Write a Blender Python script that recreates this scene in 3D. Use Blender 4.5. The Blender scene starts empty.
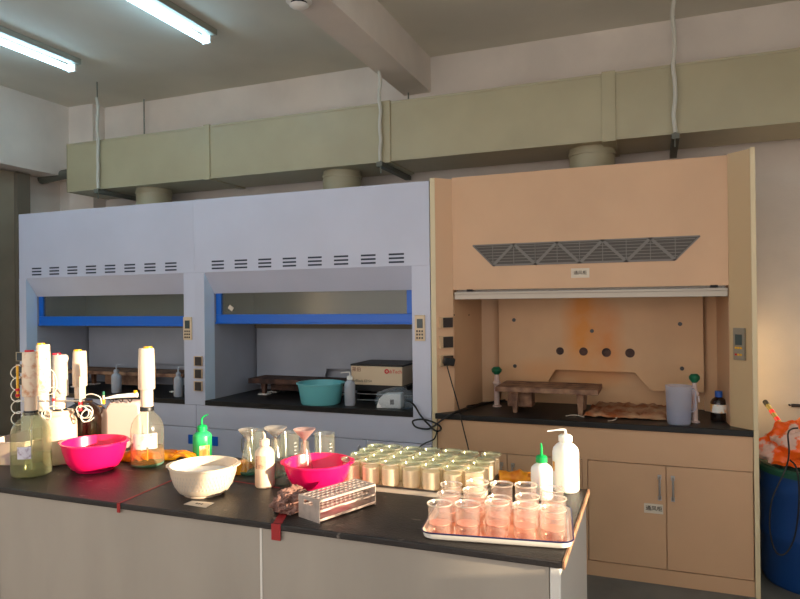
import bpy, bmesh, math, random
from mathutils import Vector, Matrix, noise
random.seed(7)
S = bpy.context.scene
COL = S.collection
PI = math.pi
# ------------------------------------------------------------------ camera
F = 651.35
YAW, PIT, ROL = .37276, .0030, -.01128
CAM = Vector((0, -3.993, 1.63))
fw = Vector((-math.sin(YAW)*math.cos(PIT), math.cos(YAW)*math.cos(PIT), math.sin(PIT)))
r0 = Vector((math.cos(YAW), math.sin(YAW), 0)); u0 = r0.cross(fw)
RT = r0*math.cos(ROL)+u0*math.sin(ROL); UP = u0*math.cos(ROL)-r0*math.sin(ROL)
cd = bpy.data.cameras.new('camera'); cam = bpy.data.objects.new('camera', cd); COL.objects.link(cam)
cd.sensor_width = 36; cd.lens = F*36/800; cd.clip_start = .05
cam.matrix_world = Matrix(((RT.x, UP.x, -fw.x, CAM.x), (RT.y, UP.y, -fw.y, CAM.y), (RT.z, UP.z, -fw.z, CAM.z), (0, 0, 0, 1)))
S.camera = cam
# measuring helpers: where the line of sight through a photo point meets a real plane
def ray(x, y): return fw+RT*((x-400)/F)-UP*((y-299.5)/F)
def Yp(x, y, v): d = ray(x, y); return CAM+d*((v-CAM.y)/d.y)
def Zp(x, y, v): d = ray(x, y); return CAM+d*((v-CAM.z)/d.z)
def Xp(x, y, v): d = ray(x, y); return CAM+d*((v-CAM.x)/d.x)
def depth(p): return (Vector(p)-CAM).dot(fw)
def zat(x, y, py):
    a, b = 0., 4.
    for _ in range(40):
        m = (a+b)/2; p = Vector((x, y, m))-CAM
        if 299.5-F*p.dot(UP)/p.dot(fw) > py: a = m
        else: b = m
    return a
def spot(cx, by, wpx, z, rb=None):
    """centre (x,y) and radius of a round thing whose base front shows at (cx,by) and whose width is wpx"""
    p = Zp(cx, by, z); d = Vector((p.x-CAM.x, p.y-CAM.y, 0)).normalized(); r = wpx*depth(p)/F/2
    for _ in range(4):
        c = p+d*(rb*r if rb else r); r = wpx*depth(c)/F/2
    return c.x, c.y, r
# ------------------------------------------------------------------ materials
def lin(c):
    return tuple(((v/255)/12.92 if v/255 <= .04045 else ((v/255+.055)/1.055)**2.4) for v in c)+(1,)
MATS = {}
def mat(name, c, rough=.5, metal=0, var=0, scale=6, bump=0, bscale=80, c2=None, spec=.5, trans=0, emit=None, es=0, coat=0, stretch=None, lo=.35, hi=.65, sub=0):
    m = bpy.data.materials.new(name); m.use_nodes = True; nt = m.node_tree; b = nt.nodes['Principled BSDF']
    b.inputs['Base Color'].default_value = lin(c); b.inputs['Roughness'].default_value = rough
    b.inputs['Metallic'].default_value = metal; b.inputs['Specular IOR Level'].default_value = spec
    b.inputs['Coat Weight'].default_value = coat
    if trans: b.inputs['Transmission Weight'].default_value = trans
    if sub: b.inputs['Subsurface Weight'].default_value = sub; b.inputs['Subsurface Radius'].default_value = (.05, .03, .02); b.inputs['Subsurface Scale'].default_value = .5
    if emit: b.inputs['Emission Color'].default_value = lin(emit); b.inputs['Emission Strength'].default_value = es
    tc = nt.nodes.new('ShaderNodeTexCoord')
    src = tc.outputs['Object']
    if stretch:
        mp = nt.nodes.new('ShaderNodeMapping'); mp.inputs['Scale'].default_value = stretch; nt.links.new(src, mp.inputs[0]); src = mp.outputs[0]
    if c2 or var:
        n = nt.nodes.new('ShaderNodeTexNoise'); n.inputs['Scale'].default_value = scale; n.inputs['Detail'].default_value = 6
        nt.links.new(src, n.inputs[0])
        r = nt.nodes.new('ShaderNodeValToRGB'); nt.links.new(n.outputs[0], r.inputs[0])
        r.color_ramp.elements[0].position = lo; r.color_ramp.elements[1].position = hi
        k = c2 or tuple(v*(1-var) for v in c)
        r.color_ramp.elements[0].color = lin(k); r.color_ramp.elements[1].color = lin(c)
        nt.links.new(r.outputs[0], b.inputs['Base Color'])
    if bump:
        n = nt.nodes.new('ShaderNodeTexNoise'); n.inputs['Scale'].default_value = bscale; nt.links.new(src, n.inputs[0])
        bp = nt.nodes.new('ShaderNodeBump'); bp.inputs['Strength'].default_value = bump; bp.inputs['Distance'].default_value = .01
        nt.links.new(n.outputs[0], bp.inputs['Height']); nt.links.new(bp.outputs[0], b.inputs['Normal'])
    MATS[name] = m; return m
def thin(name, tint, haze=.15, hcol=(255, 250, 235), gloss=.04, transl=.5, rough=.14):
    """clear thin-walled glass or plastic film: mostly see-through, fresnel sheen, a little scattering haze"""
    m = bpy.data.materials.new(name); m.use_nodes = True; nt = m.node_tree; nt.nodes.clear()
    N = nt.nodes.new; L = nt.links.new
    out = N('ShaderNodeOutputMaterial'); tr = N('ShaderNodeBsdfTransparent'); tr.inputs[0].default_value = lin(tint)
    gl = N('ShaderNodeBsdfGlossy'); gl.inputs['Roughness'].default_value = rough
    lw = N('ShaderNodeLayerWeight'); lw.inputs[0].default_value = .25
    mm = N('ShaderNodeMath'); mm.operation = 'MULTIPLY_ADD'; mm.inputs[1].default_value = .55; mm.inputs[2].default_value = gloss
    lw.inputs[0].default_value = .5; pw = N('ShaderNodeMath'); pw.operation = 'POWER'; pw.inputs[1].default_value = 4
    L(lw.outputs['Facing'], pw.inputs[0]); L(pw.outputs[0], mm.inputs[0]); mm.use_clamp = True
    m1 = N('ShaderNodeMixShader'); L(mm.outputs[0], m1.inputs[0]); L(tr.outputs[0], m1.inputs[1]); L(gl.outputs[0], m1.inputs[2])
    df = N('ShaderNodeBsdfDiffuse'); df.inputs[0].default_value = lin(hcol); tl = N('ShaderNodeBsdfTranslucent'); tl.inputs[0].default_value = lin(hcol)
    m2 = N('ShaderNodeMixShader'); m2.inputs[0].default_value = transl; L(df.outputs[0], m2.inputs[1]); L(tl.outputs[0], m2.inputs[2])
    m3 = N('ShaderNodeMixShader'); m3.inputs[0].default_value = haze; L(m1.outputs[0], m3.inputs[1]); L(m2.outputs[0], m3.inputs[2])
    L(m3.outputs[0], out.inputs[0]); MATS[name] = m; return m
WALL = mat('plaster', (226, 216, 205), .9, var=.06, scale=2, bump=.1, bscale=60)
CEIL = mat('ceiling_paint', (220, 216, 202), .9, var=.05, scale=1.5)
FLOORM = mat('floor_paint', (112, 110, 104), .6, var=.2, scale=3)
OLIVE = mat('olive_duct', (170, 161, 130), .42, var=.05, scale=2.5)
OLIVED = mat('olive_flange', (164, 156, 128), .5)
PIPEM = mat('pipe_grey', (96, 98, 88), .6)
WHITEH = mat('lilac_steel', (196, 199, 216), .42, var=.03, scale=2)
JAMB = mat('pale_blue_steel', (196, 218, 240), .35)
LINER = mat('liner_white', (166, 172, 186), .5, var=.05, scale=3)
BLUE = mat('blue_rail', (0, 98, 200), .35)
TAN = mat('tan_steel', (208, 166, 128), .42, var=.04, scale=2.2)
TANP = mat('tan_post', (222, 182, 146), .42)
TANP2 = mat('tan_strip', (214, 196, 158), .4)
ALU = mat('brushed_aluminium', (146, 138, 126), .35, metal=.7)
STEEL = mat('steel', (190, 190, 190), .3, metal=.9)
BLACKTOP = mat('black_resin', (20, 20, 21), .42, var=.3, scale=9, c2=(30, 29, 28), spec=.35)
DARK = mat('dark_gap', (22, 22, 26), .8)
SLOT = mat('slot_dark', (40, 48, 66), .7)
SOCK = mat('socket_brown', (48, 40, 38), .4)
SOCKF = mat('socket_frame', (206, 176, 140), .4)
BLACKP = mat('black_plastic', (18, 18, 20), .45)
CREAMP = mat('cream_plastic', (214, 190, 158), .5)
WHITEP = mat('white_plastic', (235, 232, 226), .4)
FOAM = mat('white_foam', (190, 188, 176), .8)
BENCHM = mat('bench_steel', (168, 159, 147), .5, var=.07, scale=3, stretch=(1, 1, .3))
BENCHEND = mat('bench_end_white', (222, 218, 210), .5)
WOODEDGE = mat('worn_board_edge', (168, 128, 96), .8, c2=(120, 84, 62), scale=20, bump=.4)
RED = mat('red_tape', (158, 32, 34), .6)
PAPER = mat('paper', (214, 200, 180), .8)
INK = mat('ink', (40, 32, 34), .8)
# bench top: worn black with pale scuffs
BT = mat('worn_bench_top', (27, 24, 23), .46, spec=.4, c2=(50, 44, 41), scale=4, bump=.25, bscale=150, lo=.3, hi=.7)
def add_scuffs(m, col=(120, 110, 102), thr=.66, sc=11):
    nt = m.node_tree; b = nt.nodes['Principled BSDF']; old = b.inputs['Base Color'].links[0].from_socket
    n = nt.nodes.new('ShaderNodeTexNoise'); n.inputs['Scale'].default_value = sc; n.inputs['Detail'].default_value = 9; n.inputs['Distortion'].default_value = 1.2
    tc = nt.nodes.new('ShaderNodeTexCoord'); mp = nt.nodes.new('ShaderNodeMapping'); mp.inputs['Scale'].default_value = (1, 2.2, 1)
    nt.links.new(tc.outputs['Object'], mp.inputs[0]); nt.links.new(mp.outputs[0], n.inputs[0])
    r = nt.nodes.new('ShaderNodeValToRGB'); r.color_ramp.elements[0].position = thr; r.color_ramp.elements[1].position = thr+.06
    nt.links.new(n.outputs[0], r.inputs[0])
    mx = nt.nodes.new('ShaderNodeMix'); mx.data_type = 'RGBA'; nt.links.new(r.outputs[0], mx.inputs[0]); nt.links.new(old, mx.inputs[6]); mx.inputs[7].default_value = lin(col)
    nt.links.new(mx.outputs[2], b.inputs['Base Color'])
add_scuffs(BT)
# tan baffle with orange acid stains that have a place of their own
STAIN = mat('stained_tan_board', (206, 162, 118), .5, var=.05, scale=3)
def add_stain(m, centers):
    nt = m.node_tree; b = nt.nodes['Principled BSDF']; cur = b.inputs['Base Color'].links[0].from_socket
    tc = nt.nodes.new('ShaderNodeTexCoord'); n = nt.nodes.new('ShaderNodeTexNoise'); n.inputs['Scale'].default_value = 5; n.inputs['Detail'].default_value = 7
    nt.links.new(tc.outputs['Object'], n.inputs[0])
    for (c, sc, col, amt) in centers:
        mp = nt.nodes.new('ShaderNodeMapping'); mp.vector_type = 'TEXTURE'; mp.inputs['Location'].default_value = c; mp.inputs['Scale'].default_value = sc
        nt.links.new(tc.outputs['Object'], mp.inputs[0])
        g = nt.nodes.new('ShaderNodeTexGradient'); g.gradient_type = 'SPHERICAL'; nt.links.new(mp.outputs[0], g.inputs[0])
        a = nt.nodes.new('ShaderNodeMath'); a.operation = 'MULTIPLY'; nt.links.new(g.outputs['Fac'], a.inputs[0]); nt.links.new(n.outputs[0], a.inputs[1])
        r = nt.nodes.new('ShaderNodeMapRange'); r.inputs[1].default_value = .08; r.inputs[2].default_value = .45; r.inputs[4].default_value = amt; nt.links.new(a.outputs[0], r.inputs[0])
        mx = nt.nodes.new('ShaderNodeMix'); mx.data_type = 'RGBA'; nt.links.new(r.outputs[0], mx.inputs[0]); nt.links.new(cur, mx.inputs[6]); mx.inputs[7].default_value = lin(col)
        cur = mx.outputs[2]
    nt.links.new(cur, b.inputs['Base Color'])
add_stain(STAIN, [((-.03, .15, .55), (.20, .5, .60), (212, 132, 34), .95), ((.12, .15, .42), (.16, .5, .40), (204, 126, 52), .8),
                  ((-.12, .15, .22), (.62, .5, .16), (204, 140, 80), .7)])
add_stain(BENCHM, [((2.19, -.4, .66), (.035, .1, .016), (150, 60, 24), 1.), ((2.10, -.4, .63), (.022, .1, .014), (160, 70, 30), 1.), ((2.24, -.4, .62), (.012, .1, .016), (150, 60, 24), 1.)])
PLATE = mat('rusty_brown_plate', (92, 62, 50), .75, c2=(48, 32, 28), scale=14, bump=.5, bscale=60)
PLATET = mat('rusty_pale_plate', (160, 122, 94), .7, c2=(96, 62, 46), scale=12, bump=.5, bscale=60)
TEAL = mat('teal_plastic', (110, 190, 196), .4)
PINK = mat('pink_plastic', (232, 14, 92), .3, sub=.15)
CLR = thin('clear_glass', (250, 252, 248), .05)
GREENGL = thin('green_tinted_glass', (244, 249, 240), .16, (226, 230, 208))
JARGL = thin('sun_glow_beaker_glass', (255, 253, 250), .08, (255, 246, 228), transl=.5)  # milky haze puts the glow of sunlit glass into the material
JARLIQ = thin('sun_glow_pale_liquid', (255, 253, 248), .88, (255, 246, 230), transl=.42)  # whitened so the liquid carries the sun's glow in its colour
RIMGL = thin('rim_highlight_glass', (255, 252, 246), .34, (255, 250, 240), gloss=.25)  # pale haze paints a highlight along the beaker rims
PKGL = thin('clear_beaker_glass', (255, 253, 252), .07, (255, 248, 240), transl=.5)
PKLIQ = thin('pink_liquid', (254, 244, 238), .06, (252, 224, 208), transl=.5)
SASHGL = thin('sash_glass', (225, 228, 222), .22, (176, 176, 162), gloss=.06)
YELLIQ = thin('greenish_liquid', (240, 243, 224), .10, (204, 206, 172))
BOTGL = thin('yellow_green_bottle_glass', (249, 250, 240), .08, (226, 226, 200))
AMBERLIQ = thin('amber_liquid', (250, 222, 140), .16, (236, 170, 50))
AQUA = thin('aqua_thick_base', (150, 220, 205), .3, (140, 215, 200))
BAGF = thin('clear_plastic_film', (240, 244, 248), .16, (230, 238, 245), rough=.15)
HDPE = mat('milky_plastic', (214, 194, 172), .42, sub=.2)
HDPEW = mat('white_wash_plastic', (252, 250, 242), .4, sub=.35)
HDPEP = mat('pinkish_plastic', (198, 174, 166), .45, sub=.3)
MILKD = mat('dim_clear_plastic', (168, 172, 182), .4, sub=.2)
GREYB = mat('grey_barrel', (176, 168, 158), .45, sub=.1)
GREENP = mat('green_plastic', (14, 168, 84), .35)
GREEND = mat('dark_green_plastic', (14, 92, 62), .4)
GREENL = mat('green_translucent', (48, 186, 110), .35, sub=.3)
REDC = mat('red_cap', (206, 18, 38), .35)
YELC = mat('yellow_cap', (232, 170, 16), .35)
ORGL = mat('orange_rubber', (244, 164, 20), .45, c2=(214, 112, 4), scale=25, bump=.4, bscale=40)
CLOTH = mat('brown_cloth', (150, 112, 100), .95, c2=(96, 66, 58), scale=30, bump=.8, bscale=90)
MATC = mat('rusty_mat', (188, 152, 116), .9, c2=(150, 76, 30), scale=7, bump=.6, bscale=60)
ENAM = mat('white_enamel', (240, 236, 226), .25, coat=.4)
ENAMI = mat('orange_reflection_enamel', (240, 176, 140), .25, c2=(236, 140, 96), scale=10, coat=.4)  # orange pink is the beakers' reflected colour, painted on the white enamel
NAVY = mat('navy_rim', (28, 30, 74), .35)
JARTRAY = mat('tray_grey', (226, 208, 184), .5)
RACKM = mat('rack_aluminium', (205, 190, 180), .4, metal=.35, var=.15, scale=20)
BARREL = mat('blue_barrel', (16, 66, 130), .45)
BARLID = mat('green_lid', (20, 84, 66), .5)
AMBERB = mat('dark_brown_glass', (34, 20, 14), .15, coat=.5)
BLUECAP = mat('blue_cap', (24, 84, 170), .4)
LABORG = mat('orange_label', (232, 170, 90), .7, c2=(240, 236, 226), scale=18, lo=.45, hi=.55)
DOORM = mat('olive_grey_frame', (158, 146, 126), .6, var=.08, scale=3)
DOORD = mat('dark_olive_frame', (112, 104, 90), .6)
FROST = mat('frosted_blue_panel', (110, 150, 185), .4)
SKIRT = mat('skirting_grey', (120, 112, 100), .8)
LCD = mat('lcd', (52, 66, 66), .3)
# ------------------------------------------------------------------ mesh builder
def put(o, parent=None, **k):
    COL.objects.link(o)
    if parent: o.parent = parent
    for a, b in k.items(): o[a] = b
    return o
def thing(name, label, cat, loc=(0, 0, 0), group=None):
    o = bpy.data.objects.new(name, None); o.location = loc; o.empty_display_size = .05; COL.objects.link(o)
    o['label'] = label; o['category'] = cat
    if group: o['group'] = group
    return o
class MB:
    def __init__(s): s.b = bmesh.new(); s.M = Matrix()
    def v(s, p): return s.b.verts.new(s.M @ Vector(p))
    def poly(s, pts): s.b.faces.new([s.v(p) for p in pts]); return s
    def box(s, x0, x1, y0, y1, z0, z1):
        V = [s.v((x, y, z)) for z in (z0, z1) for y in (y0, y1) for x in (x0, x1)]
        for f in ((0, 2, 3, 1), (4, 5, 7, 6), (0, 1, 5, 4), (2, 6, 7, 3), (0, 4, 6, 2), (1, 3, 7, 5)): s.b.faces.new([V[i] for i in f])
        return s
    def prism(s, pts, d):
        """polygon (3-D points) pushed along vector d"""
        d = Vector(d); A = [s.v(p) for p in pts]; B = [s.v(Vector(p)+d) for p in pts]; n = len(pts)
        s.b.faces.new(A); s.b.faces.new(B[::-1])
        for i in range(n): s.b.faces.new([A[i], B[i], B[(i+1) % n], A[(i+1) % n]])
        return s
    def lathe(s, prof, c=(0, 0, 0), seg=32, sx=1, sy=1, cap=True, wob=None):
        """prof: list of (r,z). r=0 closes"""
        c = Vector(c); rings = []
        for r, z in prof:
            if r < 1e-6: rings.append([s.v(c+Vector((0, 0, z)))])
            else:
                rings.append([s.v(c+Vector((r*sx*math.cos(2*PI*i/seg)*(wob(i/seg, z) if wob else 1), r*sy*math.sin(2*PI*i/seg)*(wob(i/seg, z) if wob else 1), z))) for i in range(seg)])
        for a, b in zip(rings, rings[1:]):
            for i in range(seg):
                j = (i+1) % seg
                if len(a) == 1 and len(b) == 1: break
                if len(a) == 1: s.b.faces.new([a[0], b[i], b[j]])
                elif len(b) == 1: s.b.faces.new([a[i], b[0], a[j]])
                else: s.b.faces.new([a[i], b[i], b[j], a[j]])
        if cap:
            if len(rings[0]) > 1: s.b.faces.new(rings[0][::-1])
            if len(rings[-1]) > 1: s.b.faces.new(rings[-1])
        return s
    def tube(s, pts, r, seg=8, rs=None, smooth=False):
        pts = [Vector(p) for p in pts]
        if smooth: pts = spline(pts)
        n = len(pts); rings = []; up = Vector((0, 0, 1)); prev = None
        for i, p in enumerate(pts):
            t = (pts[min(i+1, n-1)]-pts[max(i-1, 0)]).normalized()
            if prev is None:
                a = t.cross(up)
                if a.length < .05: a = t.cross(Vector((1, 0, 0)))
            else:
                a = prev-t*prev.dot(t)
                if a.length < 1e-4: a = t.cross(up)
            a.normalize(); prev = a; b2 = t.cross(a)
            rr = rs[i*len(rs)//n] if rs else r
            rings.append([s.v(p+(a*math.cos(2*PI*k/seg)+b2*math.sin(2*PI*k/seg))*rr) for k in range(seg)])
        for a, b in zip(rings, rings[1:]):
            for i in range(seg): s.b.faces.new([a[i], a[(i+1) % seg], b[(i+1) % seg], b[i]])
        s.b.faces.new(rings[0][::-1]); s.b.faces.new(rings[-1]); return s
    def cyl(s, p, q, r, seg=20): return s.tube([p, q], r, seg)
    def build(s, name, m, parent=None, org=None, bev=0, smooth=True, mod=None, **k):
        bmesh.ops.recalc_face_normals(s.b, faces=s.b.faces)
        if org is None: org = parent.location if (parent and parent.type == 'EMPTY') else Vector((0, 0, 0))
        bmesh.ops.translate(s.b, verts=s.b.verts, vec=-Vector(org))
        me = bpy.data.meshes.new(name); s.b.to_mesh(me); s.b.free(); me.materials.append(m)
        o = bpy.data.objects.new(name, me); put(o, parent, **k)
        if smooth:
            for p in me.polygons: p.use_smooth = True
            try: me.set_sharp_from_angle(angle=math.radians(38))
            except Exception: pass
        if bev:
            bm = o.modifiers.new('bevel', 'BEVEL'); bm.width = bev; bm.segments = 2; bm.limit_method = 'ANGLE'
        return o
def spline(P, n=8):
    out = []; Q = [P[0]]+P+[P[-1]]
    for i in range(1, len(Q)-2):
        a, b, c, d = Q[i-1:i+3]
        for k in range(n):
            t = k/n; out.append(.5*((2*b)+(c-a)*t+(2*a-5*b+4*c-d)*t*t+(3*b-a-3*c+d)*t**3))
    return out+[P[-1]]
def single(mb, name, label, cat, m, group=None, **k):
    """a thing that is one mesh; origin stays at its base centre"""
    bb = [v.co for v in mb.b.verts]; lo = [min(c[i] for c in bb) for i in range(3)]; hi = [max(c[i] for c in bb) for i in range(3)]
    org = Vector(((lo[0]+hi[0])/2, (lo[1]+hi[1])/2, lo[2]))
    o = mb.build(name, m, None, org=org, **k); o.location = org; o['label'] = label; o['category'] = cat
    if group: o['group'] = group
    return o
def struct(mb, name, m, **k):
    o = mb.build(name, m, None, org=(0, 0, 0), **k); o['kind'] = 'structure'; return o
def dup(root, loc, label, rz=None, group=None, scale=None):
    r = root.copy(); COL.objects.link(r); r.location = loc; r['label'] = label
    if rz is not None: r.rotation_euler.z = rz
    if scale: r.scale = scale
    if group: r['group'] = group
    for ch in list(root.children):
        c = ch.copy(); COL.objects.link(c); c.parent = r
        for g in ch.children:
            d = g.copy(); COL.objects.link(d); d.parent = c
    return r
def text_mesh(txt, size, m, name, parent, mw, ext=.0006):
    """lettering turned into a mesh, placed by matrix mw (world, org-subtracted)"""
    cu = bpy.data.curves.new(name, 'FONT'); cu.body = txt; cu.size = size; cu.extrude = ext; cu.align_x = 'CENTER'; cu.align_y = 'CENTER'; cu.resolution_u = 2
    o = bpy.data.objects.new(name, cu); COL.objects.link(o); bpy.context.view_layer.update()
    me = bpy.data.meshes.new_from_object(o.evaluated_get(bpy.context.evaluated_depsgraph_get()))
    bpy.data.objects.remove(o); me.transform(mw); me.materials.clear(); me.materials.append(m)
    t = bpy.data.objects.new(name, me); put(t, parent); return t
FACE = Matrix.Rotation(PI/2, 4, 'X')          # text standing up, facing -Y
# ================================================================== SETTING
XR, YB, CZ = 1.75, .95, 3.58
XL = -5.36
b = MB(); b.box(-6.6, XR+.2, -6.6, YB+.2, -.1, 0); struct(b, 'floor', FLOORM)
b = MB(); b.box(-6.6, XR+.2, -6.6, YB+.2, CZ, CZ+.1); struct(b, 'ceiling', CEIL)
b = MB(); b.box(-6.6, XR+.2, YB, YB+.2, 0, CZ); struct(b, 'wall_back', WALL)
# right wall with the window the low sun comes through (outside the picture)
WY0, WY1, WZ0, WZ1 = -2.32, -.95, 1.21, 2.6
b = MB(); b.box(XR, XR+.2, -6.6, WY0, 0, CZ); b.box(XR, XR+.2, WY1, .42, 0, CZ); b.box(XR, XR+.2, .80, YB, 0, CZ); b.box(XR, XR+.2, .42, .80, 0, 1.02); b.box(XR, XR+.2, .42, .80, 1.75, CZ); b.box(XR, XR+.2, WY0, WY1, 0, WZ0); b.box(XR, XR+.2, WY0, WY1, WZ1, CZ)  # smaller unseen opening near the back wall is added to brighten that wall
struct(b, 'wall_right', WALL)
# left wall, the deep beam above it, and the framed opening under the beam
b = MB(); b.box(-5.85, -5.65, -6.6, YB, 0, CZ); struct(b, 'wall_left', WALL)
b = MB(); b.box(-5.65, XL, -6.6, YB, 2.89, CZ); struct(b, 'trim_1', WALL)
b = MB(); b.box(XL, -5.05, .8, YB, 0, CZ); struct(b, 'trim_2', WALL)
b = MB(); b.box(-1.875, -1.648, -6.6, YB, 3.30, CZ); struct(b, 'trim_3', WALL)
b = MB(); b.box(.55, XR, YB-.02, YB, 0, .62); struct(b, 'baseboard_back', SKIRT)
# framed opening at the far left
o = MB(); o.box(-5.64, -5.56, -1.2, .5, 0, 2.88); dr = struct(o, 'door_1', DOORM)
for y0, y1, m in ((.36, .50, DOORD), (.06, .16, DOORD), (-.25, -.12, DOORD)):
    b = MB(); b.box(-5.57, -5.52, y0, y1, 0, 2.88); b.build('door_frame', m, dr, bev=.004)
b = MB(); b.box(-5.565, -5.545, -1.1, -.26, .9, 2.8); b.build('door_panel', FROST, dr)
# horizontal pipe on the back wall
pa = Yp(19, 182, .72); pb = Yp(66, 174, .72); b = MB(); b.cyl((-5.64, .72, pa.z), (pb.x+.15, .72, pb.z+.01), .045)
single(b, 'pipe', 'grey horizontal pipe on the back wall running behind the left end of the duct', 'pipe', PIPEM)
# ================================================================== CEILING LIGHTS
EM = mat('fluorescent_glow', (235, 250, 255), .5, emit=(176, 226, 255), es=15)
BATT = mat('batten_grey', (150, 152, 140), .5)
def tube_light(x, y1, label, L=1.24, group=None):
    t = thing('fluorescent_light', label, 'ceiling light', (x, y1-L/2, CZ-.09), group)
    b = MB(); b.box(x+.02, x+.09, y1-L, y1, CZ-.045, CZ); b.build('batten', BATT, t, bev=.004)
    b = MB(); b.cyl((x, y1-L+.03, CZ-.075), (x, y1-.03, CZ-.075), .021, 14); b.build('tube', EM, t)
    for yy in (y1-.03, y1-L+.01): b = MB(); b.box(x-.02, x+.05, yy, yy+.02, CZ-.1, CZ-.03); b.build('end_holder', WHITEP, t)
    return t
p1 = Zp(73, 70, CZ-.075); p2 = Zp(207, 42, CZ-.075)
tube_light(p1.x, p1.y, 'lit fluorescent tube at the far left of the ceiling')
tube_light(p2.x, p2.y, 'lit fluorescent tube nearer the ceiling beam, above the middle white hood')
for x in (-4.45, -3.08, -.4, .8):
    for y in (-2.0, -4.2):
        if x < -1 and y == -2.0: pass
        q = tube_light(x, y, 'lit fluorescent tube on the ceiling behind the viewer', group='ceiling tubes behind the viewer')
# smoke detector
p = Zp(299, 1, 3.30-.02); b = MB()
c = Vector((-1.86+.07, p.y, 3.30)); p = Zp(299, 2, 3.285); c = Vector((p.x, p.y, 3.30)); 
zc = 3.30 if -1.875 < p.x < -1.648 else CZ
if zc == CZ: p = Zp(299, 2, CZ-.02)
t = thing('smoke_detector', 'round white smoke detector beside the ceiling beam', 'smoke detector', (p.x, p.y, zc))
b = MB(); b.lathe([(.0, 0), (.072, 0), (.072, -.014), (.06, -.02), (0, -.02)], (p.x, p.y, zc)); b.build('base', WHITEP, t)
b = MB(); b.lathe([(.046, -.02), (.046, -.034)], (p.x, p.y, zc)); b.build('sensor_slot', DARK, t)
b = MB(); b.lathe([(0, -.034), (.055, -.034), (.038, -.046), (0, -.05)], (p.x, p.y, zc)); b.build('cap', WHITEP, t)
# ================================================================== DUCT
DX0, DX1, DY0, DY1, DZ0, DZ1 = -4.91, XR-.01, .38, .86, 2.65, 3.075
t = thing('ventilation_duct', 'long olive green rectangular ventilation duct hanging above the fume hoods', 'duct', ((DX0+DX1)/2, .62, DZ0))
b = MB(); b.box(DX0, DX1, DY0, DY1, DZ0, DZ1); b.build('duct_body', OLIVE, t, bev=.004)
b = MB(); b.box(DX0, DX1, DY0-.004, DY0, DZ1-.012, DZ1+.004); b.box(DX0, DX1, DY0-.004, DY0, DZ0-.004, DZ0+.008); b.box(DX0-.005, DX0, DY0-.005, DY1, DZ0-.005, DZ1+.006); b.build('edge_flange', OLIVED, t)
for px, w in ((207, .06), (386, .075), (609, .085)):
    X = Yp(px, 130, DY0).x
    b = MB(); b.box(X-w/2, X+w/2, DY0-.012, DY1+.01, DZ0-.012, DZ1+.012); b.build('joint_sleeve', OLIVE, t, bev=.003)
for px, py in ((154, 190), (342, 175), (592, 155)):
    X = Yp(px, py, .62).x
    b = MB(); b.lathe([(.15, 2.40), (.15, 2.655)], (X, .62, 0), 32); b.lathe([(.158, 2.60), (.158, 2.62)], (X, .62, 0), 32); b.build('collar', OLIVED, t)
for px, py0, py1 in ((98, 82, 178), (380.5, 65, 162), (675, 0, 137)):
    p = Yp(px, py1, DY0-.03); X = p.x; top = 3.30 if -1.875 < X < -1.64 else CZ
    ht = thing('duct_hanger', {98: 'threaded duct hanger with a white sleeve at the left end of the duct', 380.5: 'duct hanger with white sleeve coming down from the ceiling beam', 675: 'duct hanger with white sleeve above the tan fume hood'}[px], 'hanger', (X, .62, DZ0-.03), 'white sleeved duct hangers')
    b = MB(); b.cyl((X, DY0-.03, DZ0-.09), (X, DY0-.03, top), .005, 8); b.build('rod', PIPEM, ht); b = MB(); b.cyl((X+.02, DY1+.03, DZ0-.05), (X+.02, DY1+.03, top), .006, 8); b.build('rod', PIPEM, ht)
    zt = min(zat(X, DY0-.03, 98) if px == 98 else top, top)
    b = MB(); n = 9; b.tube([(X+.006*math.sin(i*2.1+px), DY0-.03+.004*math.cos(i*1.7), DZ0+.0+(zt-DZ0)*i/n) for i in range(n+1)], .013, 8, smooth=True); b.build('sleeve', FOAM, ht)
    b = MB(); b.box(X-.02, X+.025, DY0-.06, DY1+.06, DZ0-.045, DZ0-.012); b.build('strut', PIPEM, ht)
# ================================================================== FUME HOODS
WT, WB = .908, .873
def opening_frame(x0, x1, jl, jr): pass
def control_panel(parent, px0, px1, py0, py1, y, tanp=False):
    a = Yp(px0, py0, y); c = Yp(px1, py1, y)
    b = MB(); b.box(a.x, c.x, y-.012, y, c.z, a.z); o = b.build('control_panel', CREAMP, parent, bev=.003)
    w = c.x-a.x; h = a.z-c.z
    b = MB(); b.box(a.x+w*.25, a.x+w*.8, y-.015, y-.011, c.z+h*.5, c.z+h*.85); b.build('display', LCD, o, org=parent.location)
    for i in range(3):
        for j in range(3):
            cx = a.x+w*(.25+.25*i); cz = c.z+h*(.12+.13*j)
            b = MB(); b.box(cx-w*.07, cx+w*.07, y-.015, y-.011, cz-h*.035, cz+h*.035); b.build('button', SOCK, o, org=parent.location)
def socket(parent, px0, px1, py0, py1, y):
    a = Yp(px0, py0, y); c = Yp(px1, py1, y)
    b = MB(); b.box(a.x, c.x, y-.018, y, c.z, a.z); o = b.build('socket', SOCKF, parent, bev=.002)
    w = c.x-a.x; h = a.z-c.z
    b = MB(); b.box(a.x+w*.22, c.x-w*.03, y-.024, y-.017, c.z+h*.06, a.z-h*.06); b.build('socket_cover', SOCK, o, org=parent.location, bev=.002)
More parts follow.
